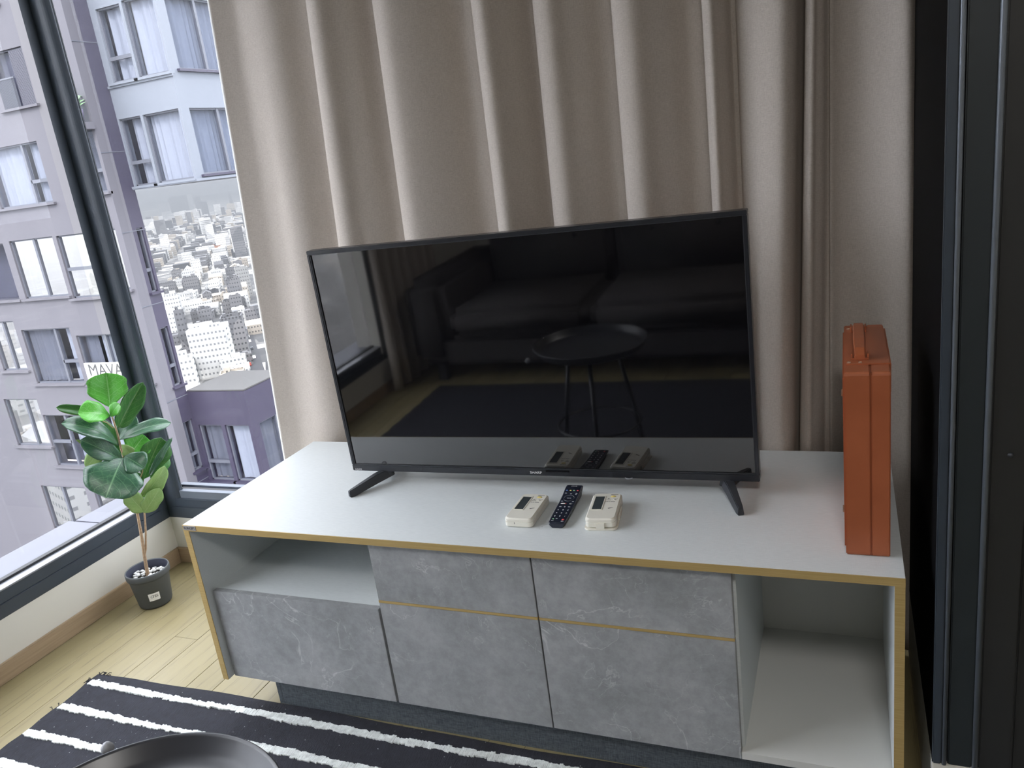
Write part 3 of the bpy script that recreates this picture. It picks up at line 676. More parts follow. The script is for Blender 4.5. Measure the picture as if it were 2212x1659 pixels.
for q in range(16):
    bx = RX0 + .004 + rr.uniform(-.006, .035) if q < 8 else RX0 + rr.uniform(-.004, .003); by = redge(RX0 + .02) - .002 if q < 8 else .03 - rr.uniform(0, .16) * (1 if q > 11 else .2)
    dx, dy = (rr.uniform(-.010, .012), rr.uniform(.004, .016)) if q < 8 else (-rr.uniform(.006, .02), rr.uniform(-.01, .012))
    fr.tube([(bx, by, ZF + .005), (bx + dx * .5 + .003, by + dy * .6, ZF + .009), (bx + dx, by + dy, ZF + .003)], .0011, 5)
obj('fringe', fr, RUGB, rg, kind='stuff')

# ================================================================== round tray table
TCX, TCY, TR, TT = .678, -.823, .212, .018
tb = thing('tray_table', (TCX, TCY, ZF), 'round black metal tray table standing on the striped rug', 'table')
obj('tray', MB().lathe((TCX, TCY, TT), [(.0001, -.030), (TR * .5, -.030), (TR - .040, -.0295), (TR - .028, -.0275), (TR - .019, -.021), (TR - .006, -.003), (TR - .003, 0), (TR, -.0005), (TR + .001, -.003), (TR - .002, -.006), (TR - .016, -.026), (TR - .024, -.033), (TR - .04, -.0345), (.0001, -.0345)], 96), TRAY, tb, smooth=True)
for k_ in range(3):
    a_ = radians(80 + 120 * k_); ct_, st_ = cos(a_), sin(a_)
    obj('leg', MB().tube([(TCX + .10 * ct_, TCY + .10 * st_, TT - .035), (TCX + .15 * ct_, TCY + .15 * st_, ZF + .27), (TCX + .19 * ct_, TCY + .19 * st_, ZF + .0135)], .008, 10), TRAY, tb, smooth=True)
obj('leg_brace', MB().lathe((TCX, TCY, ZF + .24), [(.150, 0), (.156, .006), (.162, 0), (.156, -.006), (.150, 0)], 48), TRAY, tb, smooth=True)
KX, KY = .487, -.663
kb = MB().lathe((KX, KY, TT - .018), [(.0001, .010), (.005, .0085), (.009, .003), (.0095, -.002), (.007, -.007), (.0001, -.009)], 20)
obj('knob', kb, mat('grey_knob', (.30, .31, .33), .5), tb, smooth=True, label='small grey knob outside the rim')
obj('knob_bar', MB().tube([(KX, KY, TT - .020), (KX + .04, KY - .02, TT - .030), (KX + .10, KY - .05, TT - .036)], .004, 8), TRAY, tb, smooth=True)

# ================================================================== potted fiddle-leaf fig
PC = Vector((-.683, .411, ZF))
pl = thing('potted_fig', PC, 'small fiddle-leaf fig in a charcoal pot on the floor by the corner window', 'plant')
obj('pot', MB().lathe(PC, [(.0001, 0), (.048, 0), (.0515, .003), (.054, .010), (.0645, .104), (.0655, .106), (.0695, .108), (.0705, .112), (.0710, .127), (.0695, .131), (.0670, .131), (.0655, .127), (.0630, .100), (.060, .09), (.0001, .09)], 64), POT, pl, smooth=True)
obj('pot_liner', MB().lathe(PC, [(.0668, .1300), (.0648, .126), (.0622, .1005)], 64), POTI, pl, smooth=True)
obj('soil', MB().disc(PC + Vector((0, 0, .100)), .0622, 40), mat('dark_soil', (.03, .025, .02), .9), pl)
rp = random.Random(11); n = 0
for q in range(62):
    r_ = .056 * math.sqrt(rp.random()); a_ = rp.uniform(0, 2 * pi); s_ = rp.uniform(.0055, .0098)
    m_ = MB().lathe((0, 0, 0), [(.0001, -1), (.7, -.7), (1., 0), (.72, .68), (.0001, 1)], 8)
    m_.xf(Matrix.Translation(PC + Vector((r_ * cos(a_), r_ * sin(a_), .1035 + rp.uniform(0, .006)))) @ Matrix.Rotation(rp.uniform(0, 3), 4, 'Z') @ Matrix.Rotation(rp.uniform(-.5, .5), 4, 'X') @ Matrix.Diagonal((s_, s_ * .75, s_ * .5, 1)))
    obj('pebble', m_, PEB, pl, smooth=True)
# geometry of the plant was measured in the vertical plane through the pot that faces the photographer
CW = Vector((1.5146, -1.3258, .7739)); fpx = 1727.6; RM = camo.rotation_euler.to_matrix()
hv = Vector((CW.x - PC.x, CW.y - PC.y, 0)).normalized(); hr = Vector((-hv.y, hv.x, 0))
def PP(u, v, off=0.):
    d = RM @ Vector(((u - 1106) / fpx, -(v - 829.5) / fpx, -1)); c = PC + hv * off; t = (c - CW).dot(hv) / d.dot(hv); return CW + d * t
# label sticker on the pot
stc = MB(); P = []
for zz in (.034, .062):
    row = []
    for k_ in range(9):
        a_ = math.atan2(hv.y, hv.x) + radians(-17 + 34 * k_ / 8) - .03; r_ = .0548 + (zz - .01) * .1117 + .0006; row.append((PC.x + r_ * cos(a_), PC.y + r_ * sin(a_), PC.z + zz))
    P.append(row)
stc.grid(P); stk = obj('sticker', stc, SIGNW, pl, label='white paper label')
Tt = Matrix.Translation(PC + hv * (.0548 + .038 * .1117 + .0014) + Vector((0, 0, .049))) @ Matrix.Rotation(math.atan2(hv.y, hv.x) + pi / 2, 4, 'Z') @ Matrix.Rotation(radians(90), 4, 'X')
text('lettering', 'TEE', .0125, Tt @ Matrix.Translation((.002, .001, 0)), INK, pl); 
obj('print', MB().lathe((0, 0, 0), [(.0035, 0), (.0035, .0002), (.0045, .0002), (.0045, 0)], 16).xf(Tt @ Matrix.Translation((-.0085, .0015, -.0001))), INK, pl)
def stem(nm, pts, rad, par=pl, m=BARK): return obj(nm, MB().tube([PP(*q) for q in pts], rad, 8), m, par, smooth=True)
st1 = stem('stem', [(320, 1248), (318, 1235), (314, 1212), (309, 1180), (304, 1148), (297, 1110), (288, 1075), (281, 1050)], [.0062, .0060, .0056, .0052, .0048, .0042, .0036, .003])
stem('stem', [(312, 1205), (315, 1185), (315, 1150), (313, 1118), (311, 1095)], [.0035, .0035, .0032, .003, .0026])
stem('stem', [(281, 1052), (276, 1020), (268, 992), (261, 968), (255, 940), (247, 915), (241, 896), (238, 880)], [.003, .0034, .0032, .0032, .003, .0026, .0022, .0018])
stem('stem', [(286, 1062), (298, 1045), (308, 1020), (310, 1000)], [.002, .002, .0016, .0014])
stem('petiole', [(245, 925), (232, 914), (218, 908), (206, 905)], [.0018, .0015, .0013, .0012], m=mat('brown_petiole', (.33, .26, .13), .6))
def leaf(base, tip, w_, m, b_off=0., t_off=0., up=.0, side=0., fold=.25, droop=.10, shape=1.7, wav=.015, roll=0., lab=None):
    b_ = PP(*base, b_off); t_ = PP(*tip, t_off); ax = t_ - b_; L_ = ax.length; ax.normalize()
    nn = (hv + Vector((0, 0, up)) + hr * side); nn = (nn - ax * nn.dot(ax)).normalized(); nn = Matrix.Rotation(roll, 3, ax) @ nn
    sd = ax.cross(nn); wm = w_ / 617.
    nu, nv = 8, 16; P = []; uv = []
    for i in range(nv + 1):
        v = i / nv; sk = v ** (1.25 if shape > 1.5 else 1.0); wd = max(0., 1 - abs(2 * sk - 1) ** 2.5) ** .62
        if shape > 1.5: wd *= .60 + .46 * min(1, v / .6)
        wd = min(wd, 1.) * .5 * wm * (1 + .06 * sin(v * 13 + w_))
        bow = droop * L_ * sin(pi * v); row = []
        for j in range(nu + 1):
            s_ = (j / nu - .5) * 2; q = b_ + ax * (v * L_) + sd * (s_ * wd * cos(fold * .8)) + nn * (bow + abs(s_) * wd * math.tan(fold) + wav * L_ * .35 * sin(v * 11 + s_ * 2) * abs(s_) - .10 * wd * s_ * s_)
            row.append(q); uv.append((j / nu, v))
        P.append(row)
    mb = MB().grid(P); mb.uv = uv; mb.smooth = True
    o = obj('leaf', mb, m, pl, label=lab)
    md = o.modifiers.new('thickness', 'SOLIDIFY'); md.thickness = .0007
    return o
# (back to front)
leaf((250, 925), (186, 1012), 30, LF_L, -.06, -.08, up=.2, fold=.1)
leaf((262, 990), (205, 905), 44, LF_M, -.03, -.05, up=-.3, fold=.15)
leaf((215, 893), (121, 880), 20, LF_M, -.05, -.02, up=1.0, fold=.5, droop=.06, roll=-.5)
leaf((215, 898), (124, 884), 12, LF_L, -.052, -.022, up=-.6, fold=.2, droop=.03, lab='pale underside of the leaf')
leaf((238, 880), (229, 805), 78, LF_B, 0, -.01, up=.2, side=-.1, fold=.42, droop=-.08, shape=1.8, lab='large bright green leaf at the top')
leaf((255, 925), (309, 826), 44, LF_M, -.01, -.01, up=.2, side=.2, fold=.55, droop=-.06, shape=1.0)
leaf((238, 898), (168, 893), 48, LF_B, .02, .05, up=.8, fold=.35, droop=.12, shape=1.8)
leaf((238, 900), (258, 872), 26, LF_B, .02, .04, up=.9, fold=.2, droop=.05)
leaf((257, 962), (132, 915), 50, LF_D, 0, .06, up=1.4, fold=.25, droop=.14, shape=1.8, lab='long dark leaf shining pale in the window light')
leaf((256, 950), (288, 893), 42, LF_D, -.02, -.03, up=.9, side=-.3, fold=.12, droop=.05, shape=1.8)
leaf((257, 951), (370, 913), 36, LF_D, .01, .04, up=1.5, fold=.22, droop=.10, shape=1.8)
leaf((278, 985), (312, 940), 58, LF_B, -.02, -.03, up=.4, fold=.35, droop=-.04, shape=1.8)
leaf((262, 960), (285, 985), 24, LF_L, -.01, .0, up=.3, fold=.2)
leaf((266, 995), (173, 950), 44, LF_D, .0, .03, up=.5, fold=.30, droop=.12, shape=1.8)
leaf((262, 996), (164, 950), 10, LF_L, .0, .025, up=-.4, fold=.1, droop=-.03)
leaf((310, 1035), (348, 945), 62, LF_M, -.01, -.01, up=.1, side=.25, fold=.40, droop=-.04, shape=1.6, lab='veined green leaf')
leaf((322, 1030), (372, 945), 14, LF_D, .01, .01, up=.6, fold=.3, shape=1.0)
leaf((325, 1035), (360, 985), 34, LF_M, -.03, -.04, up=.0, fold=.1)
leaf((268, 985), (312, 1012), 50, LF_D, .02, .06, up=.8, fold=.30, droop=.10, shape=1.8)
leaf((300, 1060), (290, 1020), 30, LF_M, -.02, -.02, up=.2, fold=.1)
leaf((292, 1070), (268, 1052), 24, LF_M, -.03, -.02, up=.3, fold=.1)
leaf((266, 988), (228, 1076), 108, LF_D, .02, .10, up=.55, fold=.14, droop=.10, shape=1.9, lab='broad dark leaf facing the room')
leaf((306, 1074), (356, 1006), 40, LF_L, .0, .02, up=-.2, side=.3, fold=.45, droop=.08, shape=1.2)
leaf((312, 1106), (272, 1062), 36, LF_L, .01, .03, up=-.2, side=.1, fold=.15, droop=.05, shape=1.2)
leaf((311, 1108), (345, 1054), 36, LF_L, .01, .03, up=-.2, side=-.1, fold=.15, droop=.05, shape=1.2)

# ================================================================== sofa (behind the photographer, mirrored in the television)
so = thing('sofa', (.75, -2.55, ZF), 'charcoal sofa with a buttoned back, mirrored in the dark television screen', 'sofa')
obj('base', B(-.62, 2.0, -2.9, -1.95, ZF + .10, ZF + .27), SOFA, so, bevel=.03)
for a, b_ in ((-.42, .36), (.37, 1.18), (1.19, 2.0)):
    obj('seat_cushion', B(a, b_, -2.6, -1.90, ZF + .27, ZF + .43), SOFA, so, bevel=.045, seg=4, smooth=True)
    obj('back_cushion', B(a, b_, -2.95, -2.62, ZF + .30, ZF + .85), SOFA, so, bevel=.05, seg=4, smooth=True)
    for bx in (a + .22, b_ - .22): obj('tuft_button', MB().lathe((0, 0, 0), [(.0001, .008), (.012, .006), (.016, 0)], 12).xf(Matrix.Translation((bx, -2.62, ZF + .66)) @ Matrix.Rotation(radians(-90), 4, 'X')), BLKM, so)
obj('armrest', B(-.68, -.43, -2.95, -1.92, ZF + .10, ZF + .60), SOFA, so, bevel=.06, seg=4, smooth=True)
obj('armrest', B(2.01, 2.24, -2.95, -1.92, ZF + .10, ZF + .60), SOFA, so, bevel=.06, seg=4, smooth=True)
for lx in (-.55, 2.1):
    for ly in (-2.85, -2.02): obj('leg', B(lx - .025, lx + .025, ly - .025, ly + .025, ZF, ZF + .10), BLKM, so, bevel=.003)
lamp = MB().lathe((1.7, -1.9, ZC), [(.0001, -.001), (.27, -.001), (.28, -.004), (.28, -.018), (.26, -.022), (.255, -.006), (.0001, -.006)], 48)
obj('fill_lamp', lamp, mat('fill_lamp_shell', (.8, .8, .78), .5), smooth=False, label='unseen round white lamp added on the ceiling for fill light', cat='lamp')  # shell for the added fill lamp
alo.location = (1.7, -1.9, ZC + TZ - .03)

# ================================================================== neighbouring tower
tw = thing('apartment_tower', (-21., 18., -100), 'grey-lavender apartment tower facing the corner windows, with curtained windows', 'building')
def wallgrid(x0, x1, z0, z1, holes, th, to3):
    xs = sorted({x0, x1} | {h[0] for h in holes} | {h[1] for h in holes}); zs_ = sorted({z0, z1} | {h[2] for h in holes} | {h[3] for h in holes}); m = MB()
    for a, b_ in zip(xs, xs[1:]):
        run = None
        for c, d in zip(zs_, zs_[1:]):
            mx_, mz_ = (a + b_) / 2, (c + d) / 2
            hole = any(h[0] < mx_ < h[1] and h[2] < mz_ < h[3] for h in holes)
            if hole:
                if run: to3(m, a, b_, run[0], run[1]); run = None
            else: run = (run[0], d) if run else (c, d)
        if run: to3(m, a, b_, run[0], run[1])
    return m
def facade_win(h, y, frame=FFR, mull=None, trans=None, curtain=None, glass_=FGLASS, ax='y', xs=0.):
    """window in a facade facing -y (ax='y', plane y) or +x (ax='x', plane x=xs, h in y,z)"""
    a, b_, c, d = h; fw = .045
    def bx(m, u0, u1, z0, z1, d0, d1):
        if ax == 'y': m.box(u0, u1, y + d0, y + d1, z0, z1)
        else: m.box(xs - d1, xs - d0, u0, u1, z0, z1)
    m = MB(); bx(m, a, a + fw, c, d, .06, .16); bx(m, b_ - fw, b_, c, d, .06, .16); bx(m, a, b_, c, c + fw, .06, .16); bx(m, a, b_, d - fw, d, .06, .16)
    if mull is not None:
        bx(m, mull - .045, mull + .045, c, d, .05, .16)
    if trans is not None:
        tz, t0, t1 = trans; bx(m, t0, t1, tz - .05, tz + .05, .05, .16)
    f = obj('window', m, frame, tw)
    g = MB(); bx(g, a + fw, b_ - fw, c + fw, d - fw, .10, .108); obj('pane', g, glass_, f)
    if ax == 'y': lo, hi = (-40, XA - .36) if y < 17 else (XA - 1.2, XB - .32 if c > 0 else -16.17)
    else: lo, hi = (YA + .42, YB - .02) if xs < -18 else (YB + .32, 22.9 if c > 0 else 19.5)
    r = MB(); bx(r, max(lo, a - 1.1), min(hi, b_ + 1.1), c - .04, d + .4, .62, .66); obj('dark_room_sheet', r, DARKR, f)  # dark sheet standing in for the shade inside the room
    if curtain:
        for (u0, u1, cm) in curtain:
            n_ = max(6, int((u1 - u0) / .045)); cg = MB(); rows = []
            for zz in (c + .03, d - .03):
                row = []
                for i in range(n_ + 1):
                    u = u0 + (u1 - u0) * i / n_; o_ = .26 + .035 * sin(u * 26 + sin(u * 7) * 2) + .015 * sin(u * 61)
                    row.append((u, y + o_, zz) if ax == 'y' else (xs - o_, u, zz))
                rows.append(row)
            cg.grid(rows); cg.smooth = True; obj('sheer_curtain', cg, cm, f)
    # sill
    s_ = MB()
    bx(s_, a - .12, b_ + .12, c - .07, c - .002, -.10, .06); obj('sill', s_, FAC if ax == 'y' and y < 17 else (FACB if ax == 'y' and c > 0 else FACD), f)
    return f
YA = 16.57; XA = -18.18; YB = 17.45; XB = -15.75; KB = 1.10
H1 = [(-25.6, -23.0, 1.05, 2.84), (-22.95, -20.6, 1.06, 2.84), (-26.5, -23.35, 3.83, 5.45), (-21.5, -20.15, 3.83, 5.40),
      (-26.0, -23.35, -1.8, .02), (-23.05, -21.08, -1.80, .06), (-20.92, -19.3, -1.90, .05), (-19.0, -18.42, -1.75, .07),
      (-25.2, -24.0, -4.2, -2.5), (-23.75, -21.5, -4.68, -2.82), (-21.3, -18.5, -4.72, -3.1),
      (-25.7, -24.03, -6.96, -5.23), (-23.97, -21.9, -7.68, -5.81), (-21.3, -19.0, -7.6, -5.8),
      (-25.2, -23.0, -10.2, -8.5), (-22.6, -20.0, -10.4, -8.6), (-23.0, -20.6, 6.6, 8.3), (-28.9, -27.2, 1.0, 2.8), (-29., -27., -4.2, -2.5),
      (-18.62 - .35, -18.30, 1.13, 3.05)]
def to_y(y0, th): return lambda m, a, b_, c, d: m.box(a, b_, y0, y0 + th, c, d)
obj('front_wall', wallgrid(-34, XA, -40, 10.5, H1, .4, to_y(YA, .4)), FAC, tw)
facade_win(H1[0], YA, curtain=[(-25.5, -23.05, SHEER)]); facade_win(H1[1], YA, mull=-21.35, trans=(1.72, -21.35, -20.6), curtain=[(-22.9, -21.4, SHEER), (-21.3, -20.65, SHEER)])
facade_win(H1[2], YA, frame=FFD, curtain=[(-26.4, -25., SHEER)]); 
fb = facade_win(H1[3], YA, frame=FFD, curtain=[(-21.45, -20.75, DARKR)])
sl = MB()
for i in range(14): sl.box(-20.73 + i * .04, -20.715 + i * .04, YA + .02, YA + .05, 3.84, 5.36)
obj('louvre', sl, mat('pale_louvre', (.12, .12, .145), .5), fb)
rl = MB()
for i in range(22): rl.box(-21.45 + i * .032, -21.44 + i * .032, YA - .03, YA - .01, 3.84, 4.65)
rl.box(-21.46, -20.74, YA - .04, YA, 4.63, 4.67); obj('railing', rl, FFR, fb)
facade_win(H1[4], YA, frame=FFD); facade_win(H1[5], YA, mull=-22.0, curtain=[(-22.95, -22.05, GREYC)], glass_=FGLASSM); facade_win(H1[6], YA, trans=(-1.0, -20.9, -19.3), glass_=FGLASSM); facade_win(H1[7], YA, glass_=FGLASSM)
facade_win(H1[8], YA, mull=-24.6, curtain=[(-25.1, -24.05, GREYC)], glass_=FGLASSM); facade_win(H1[9], YA, mull=-22.25, trans=(-3.95, -22.25, -21.5), curtain=[(-23.7, -22.3, GREYC), (-22.0, -21.55, SHEER)])
fw_ = facade_win(H1[10], YA, mull=-20.1, curtain=[(-21.25, -20.6, GREYC), (-20.5, -18.6, SHEER)])
# white board standing in for a sign reflected in the window glass
sb = obj('reflected_sign_board', MB().box(-21.28, -19.3, YA - .02, YA + .04, -4.62, -4.02), SIGNW, fw_)
text('reflected_sign_lettering', 'MAVA', .56, Matrix.Translation((-20.38, YA - .03, -4.27)) @ Matrix.Rotation(radians(90), 4, 'X'), INK, tw, .004)
facade_win(H1[11], YA, mull=-24.7, curtain=[(-24.6, -24.1, SHEER)], glass_=FGLASSM); facade_win(H1[12], YA, mull=-23.0, trans=(-6.8, -23.9, -23.), curtain=[(-22.9, -22.0, SHEER)], glass_=FGLASS)
facade_win(H1[13], YA, mull=-20.1, curtain=[(-21.1, -19.2, SHEER)]); facade_win(H1[14], YA, mull=-24.2, glass_=FGLASSM); facade_win(H1[15], YA, mull=-21.2, glass_=FGLASSM); facade_win(H1[16], YA, mull=-22, curtain=[(-22.9, -20.7, SHEER)])
facade_win(H1[17], YA, curtain=[(-28.8, -27.3, SHEER)]); facade_win(H1[18], YA, glass_=FGLASSM); facade_win(H1[19], YA, trans=(1.75, -18.95, -18.32), curtain=[(-18.95, -18.32, GREYC)])
# side return facing +x (shade put into the panel colour), with narrow windows near its far edge
H2 = [(17.12, 17.36, -1.98, -.02), (17.05, 17.36, -5.0, -3.1), (16.98, 17.38, -7.9, -6.2), (17.05, 17.36, -10.9, -9.)]
def to_x(m, a, b_, c, d): m.box(XA - .35, XA, a, b_, c, d)
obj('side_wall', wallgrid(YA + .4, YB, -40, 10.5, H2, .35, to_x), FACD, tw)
for h in H2: facade_win(h, 0, frame=FFR, trans=((h[2] + h[3]) / 2 - .3, h[0], h[1]), curtain=[(h[0] + .05, h[1] - .05, GREYC)], ax='x', xs=XA)
jn = MB()
for zz in (5.2, 2.2, -.1, -2.35, -5.4, -8.3): jn.box(XA - .002, XA + .012, YA, YB, zz, zz + .025)
obj('panel_joint', jn, FFR, tw)
# balcony with glass rail on the edge between the wings
obj('balcony_slab', B(-18.85, XA + .05, YA - .6, YA, 2.86, 3.06), FAC, tw, bevel=.01)
bl = obj('balcony_rail', MB().box(XA + .0, XA + .045, YA - .62, YA - .58, 3.05, 4.05).box(-18.85, -18.8, YA - .62, YA - .58, 3.05, 4.05), mat('bright_steel', (.5, .52, .55), .3, .3), tw)
obj('pane', B(-18.8, XA, YA - .605, YA - .595, 3.15, 4.02), RAILG, bl)
# upper and lower bay: solid stand-ins for a tower reflection in the back glass
H3 = [(-17.15, -16.2, 4.05, 5.85), (-16.05, -14.95 - .9, 4.05, 5.85), (-17.2, -16.42, 1.20, 3.02), (-16.33, -15.82, 1.20, 3.02)]
H3 = [(-17.95, -17.05, 4.08, 6.05), (-16.95, -15.83, 4.08, 6.1), (-18.12, -17.28, KB + .08, 3.10), (-17.18, -15.83, KB + .08, 3.10), (-17.9, -15.83, 7., 8.9)]
obj('front_wall', wallgrid(XA, XB, KB, 10.5, H3, .3, to_y(YB, .3)), FACB, tw, label='pale upper bay built for a reflection in the glass')
facade_win(H3[0], YB, trans=(4.72, -17.95, -17.05), curtain=[(-17.8, -17.1, SHEER)]); facade_win(H3[1], YB, curtain=[(-16.9, -15.88, SHEER)])
facade_win(H3[2], YB, trans=(1.85, -18.12, -17.28), curtain=[(-17.9, -17.33, SHEER)]); facade_win(H3[3], YB, curtain=[(-17.13, -15.88, SHEER)]); facade_win(H3[4], YB, curtain=[(-17.8, -15.9, SHEER)])
H4 = [(17.62, 22.5, KB + .1, 3.10), (17.62, 22.5, 4.12, 6.1)]
obj('side_wall', wallgrid(YB + .3, 23., KB, 10.5, [(17.8, 22.5, KB + .15, 3.10), (17.8, 22.5, 4.15, 6.1)], .3, lambda m, a, b_, c, d: m.box(XB - .3, XB, a, b_, c, d)), FACB, tw)
for c, d in ((KB + .15, 3.10), (4.15, 6.1)): facade_win((17.8, 22.5, c, d), 0, mull=19.0, curtain=[(17.85, 22.4, mat('blue_grey_curtain', (.11, .125, .155), .8))], ax='x', xs=XB)
obj('ghost_bay_floor', B(XA, XB, YB, 23, KB - .02, KB), FACB, tw)
obj('ledge', MB().box(XA, XB + .08, YB - .08, YB, KB - .02, KB + .05).box(XB, XB + .08, YB, 23, KB - .02, KB + .05).box(XA, XB + .05, YB - .05, YB, 3.95, 4.02), FACB, tw)
ZL = -5.30
H5 = [(-18.05, -17.1, -8.4, -6.45), (-16.95, -15.98, -8.4, -6.45), (-17.9, -16.0, -11.4, -9.5)]
obj('front_wall', wallgrid(XA, -15.85, -40, ZL, H5, .3, to_y(YB, .3)), FACD, tw, label='dark lower bay built for a reflection in the glass')
facade_win(H5[0], YB, frame=FFR, trans=(-7.75, -18.05, -17.1), curtain=[(-18.0, -17.15, GREYC)]); facade_win(H5[1], YB, frame=FFR, curtain=[(-16.9, -16.02, SHEER)]); facade_win(H5[2], YB, curtain=[(-17.85, -16.05, GREYC)])
obj('side_wall', wallgrid(YB + .3, 19.6, -40, ZL, [(17.8, 19.4, -8.4, -6.5)], .3, lambda m, a, b_, c, d: m.box(-16.15, -15.85, a, b_, c, d)), FACD, tw)
facade_win((17.8, 19.4, -8.4, -6.5), 0, mull=18.7, curtain=[(17.85, 19.35, GREYC)], ax='x', xs=-15.85)
obj('ghost_bay_roof', B(XA, -15.85, YB, 19.6, ZL - .02, ZL + .04), mat('roof_asphalt', (.055, .053, .052), .9), tw, bevel=.01)
# potted plant on the tower's balcony
bp = thing('balcony_plant', (-18.28, YA - .35, 3.06), 'leafy potted plant on the glass-railed balcony of the tower', 'plant')
obj('pot', MB().lathe((-18.28, YA - .35, 3.06), [(.0001, 0), (.13, 0), (.17, .35), (.15, .35), (.0001, .33)], 20), mat('dark_pot', (.12, .11, .16), .6), bp, smooth=True)
rl_ = random.Random(3)
for i in range(26):
    a_ = rl_.uniform(0, 2 * pi); e_ = rl_.uniform(.2, 1.3); L_ = rl_.uniform(.25, .5); c = Vector((-18.28, YA - .35, 3.36 + rl_.uniform(0, .35)))
    d = Vector((cos(a_) * cos(e_), sin(a_) * cos(e_), sin(e_))); s_ = d.cross(Vector((0, 0, 1))).normalized() * .07; p1 = c + d * L_ * .5; p2 = c + d * L_ - Vector((0, 0, .05))
    obj('leaf', MB().add([c, p1 + s_, p2, p1 - s_, p1 + Vector((0, 0, .03))], [(0, 1, 4), (1, 2, 4), (2, 3, 4), (3, 0, 4)]), mat('pale_green_leaf', (.20, .32, .18), .6), bp)

# ================================================================== city below
struct('trim_2', MB().add([(-14000, -14000, -100), (14000, -14000, -100), (14000, 16000, -100), (-14000, 16000, -100)], [(0, 1, 2, 3)]), mat('city_ground', rough=.9, build=b_ground)).name = 'city_ground'
CM = [('white low building with rows of dark windows in the hazy city far below', mat('city_white', rough=.8, build=b_city([(0, (.26, .26, .255)), (.5, (.40, .40, .385)), (1, (.58, .575, .55))], (.12, .125, .13)))),
      ('grey low building with a flat roof in the hazy city far below', mat('city_grey', rough=.8, build=b_city([(0, (.05, .05, .053)), (.5, (.085, .085, .09)), (1, (.13, .125, .125))], (.025, .025, .028)))),
      ('cream low building in the hazy city far below', mat('city_cream', rough=.8, build=b_city([(0, (.20, .18, .15)), (.5, (.27, .24, .20)), (1, (.34, .31, .26))], (.06, .055, .05)))),
      ('dark slab building in the hazy city far below', mat('city_dark', rough=.8, build=b_city([(0, (.02, .022, .026)), (.5, (.035, .037, .042)), (1, (.055, .055, .06))], (.012, .012, .015))))]
HAZE = []
def block(l, w_, h, roofv):
    m = MB().box(-l / 2, l / 2, -w_ / 2, w_ / 2, 0, h); p = .6
    m.box(-l / 2, l / 2, -w_ / 2, -w_ / 2 + p, h, h + .9).box(-l / 2, l / 2, w_ / 2 - p, w_ / 2, h, h + .9).box(-l / 2, -l / 2 + p, -w_ / 2 + p, w_ / 2 - p, h, h + .9).box(l / 2 - p, l / 2, -w_ / 2 + p, w_ / 2 - p, h, h + .9)
    if roofv == 0: m.box(-l * .3, -l * .05, -w_ * .2, w_ * .2, h, h + 2.8)
    if roofv == 1: m.box(l * .1, l * .35, -w_ * .3, w_ * .05, h, h + 2.2).box(-l * .4, -l * .25, w_ * .05, w_ * .3, h, h + 1.6)
    if roofv == 2:
        m.add([(-l / 2, -w_ / 2, h + .9), (l / 2, -w_ / 2, h + .9), (l / 2, w_ / 2, h + .9), (-l / 2, w_ / 2, h + .9), (-l / 2, 0, h + 3.6), (l / 2, 0, h + 3.6)], [(0, 1, 5, 4), (2, 3, 4, 5), (0, 4, 3), (1, 2, 5)])
    return m
protos = []
rc = random.Random(21)
for k_ in range(16):
    mi = [0, 0, 1, 2, 0, 1, 1, 0, 3, 0, 1, 2, 0, 1, 0, 3][k_]; mb_ = block(rc.uniform(9, 20), rc.uniform(8, 14), rc.uniform(5, 13), rc.randrange(3))
    me = bpy.data.meshes.new('city_building'); me.from_pydata([tuple(p) for p in mb_.v], [], mb_.f); me.materials.append(CM[mi][1]); protos.append((me, mi))
# grid of streets seen from the back window: angles measured around the camera
cells = []
gy = 0
ang = radians(33); ca, sa = cos(ang), sin(ang)
for iu in range(0, 150):
    for iv in range(-60, 60):
        u = 175 + iu * 21 + (8 if iu % 4 == 0 else 0); v = iv * 24 + rc.uniform(-2, 2)
        if iv % 5 == 0: continue                   # cross streets
        x_ = -sa * u + ca * v * 1. ; y_ = ca * u + sa * v
        x_ = -u * sin(radians(40)) + v * cos(radians(40)); y_ = u * cos(radians(40)) + v * sin(radians(40))
        if y_ < 60: continue
        az = math.degrees(math.atan2(-(x_ - 1.5), y_ + 1.3))
        if az < 27 or az > 56: continue
        if rc.random() < .06: continue
        cells.append((math.hypot(x_, y_), x_ + rc.uniform(-3, 3), y_ + rc.uniform(-3, 3), az))
cells.sort()
indiv = [c for c in cells if 33 < c[3] < 50][:280]; iset = set(id(c) for c in indiv)
for c in indiv:
    me, mi = rc.choice(protos); o = bpy.data.objects.new('city_building', me); COL.objects.link(o)
    o.location = (c[1], c[2], -100 + TZ); o.rotation_euler = (0, 0, radians(40) + rc.choice((0, pi / 2)) + rc.uniform(-.06, .06)); o.scale = (rc.uniform(.8, 1.15), rc.uniform(.8, 1.15), rc.choice((.6, .8, 1, 1, 1.3, 2.0)))
    o['label'] = CM[mi][0]; o['category'] = 'building'; o['group'] = ['white', 'grey', 'cream', 'dark'][mi] + ' city buildings below the tower'
far = {0: MB(), 1: MB(), 2: MB(), 3: MB()}
for c in cells:
    if id(c) in iset: continue
    mi = rc.choice((0, 0, 1, 1, 2, 3)); l = rc.uniform(10, 24); w_ = rc.uniform(9, 16); h = rc.uniform(6, 20) * (2.6 if rc.random() < .05 else 1)
    q = MB().box(-l / 2, l / 2, -w_ / 2, w_ / 2, 0, h); q.xf(Matrix.Translation((c[1], c[2], -100)) @ Matrix.Rotation(radians(40) + rc.uniform(-.06, .06), 4, 'Z'))
    far[mi].add(q.v, q.f)
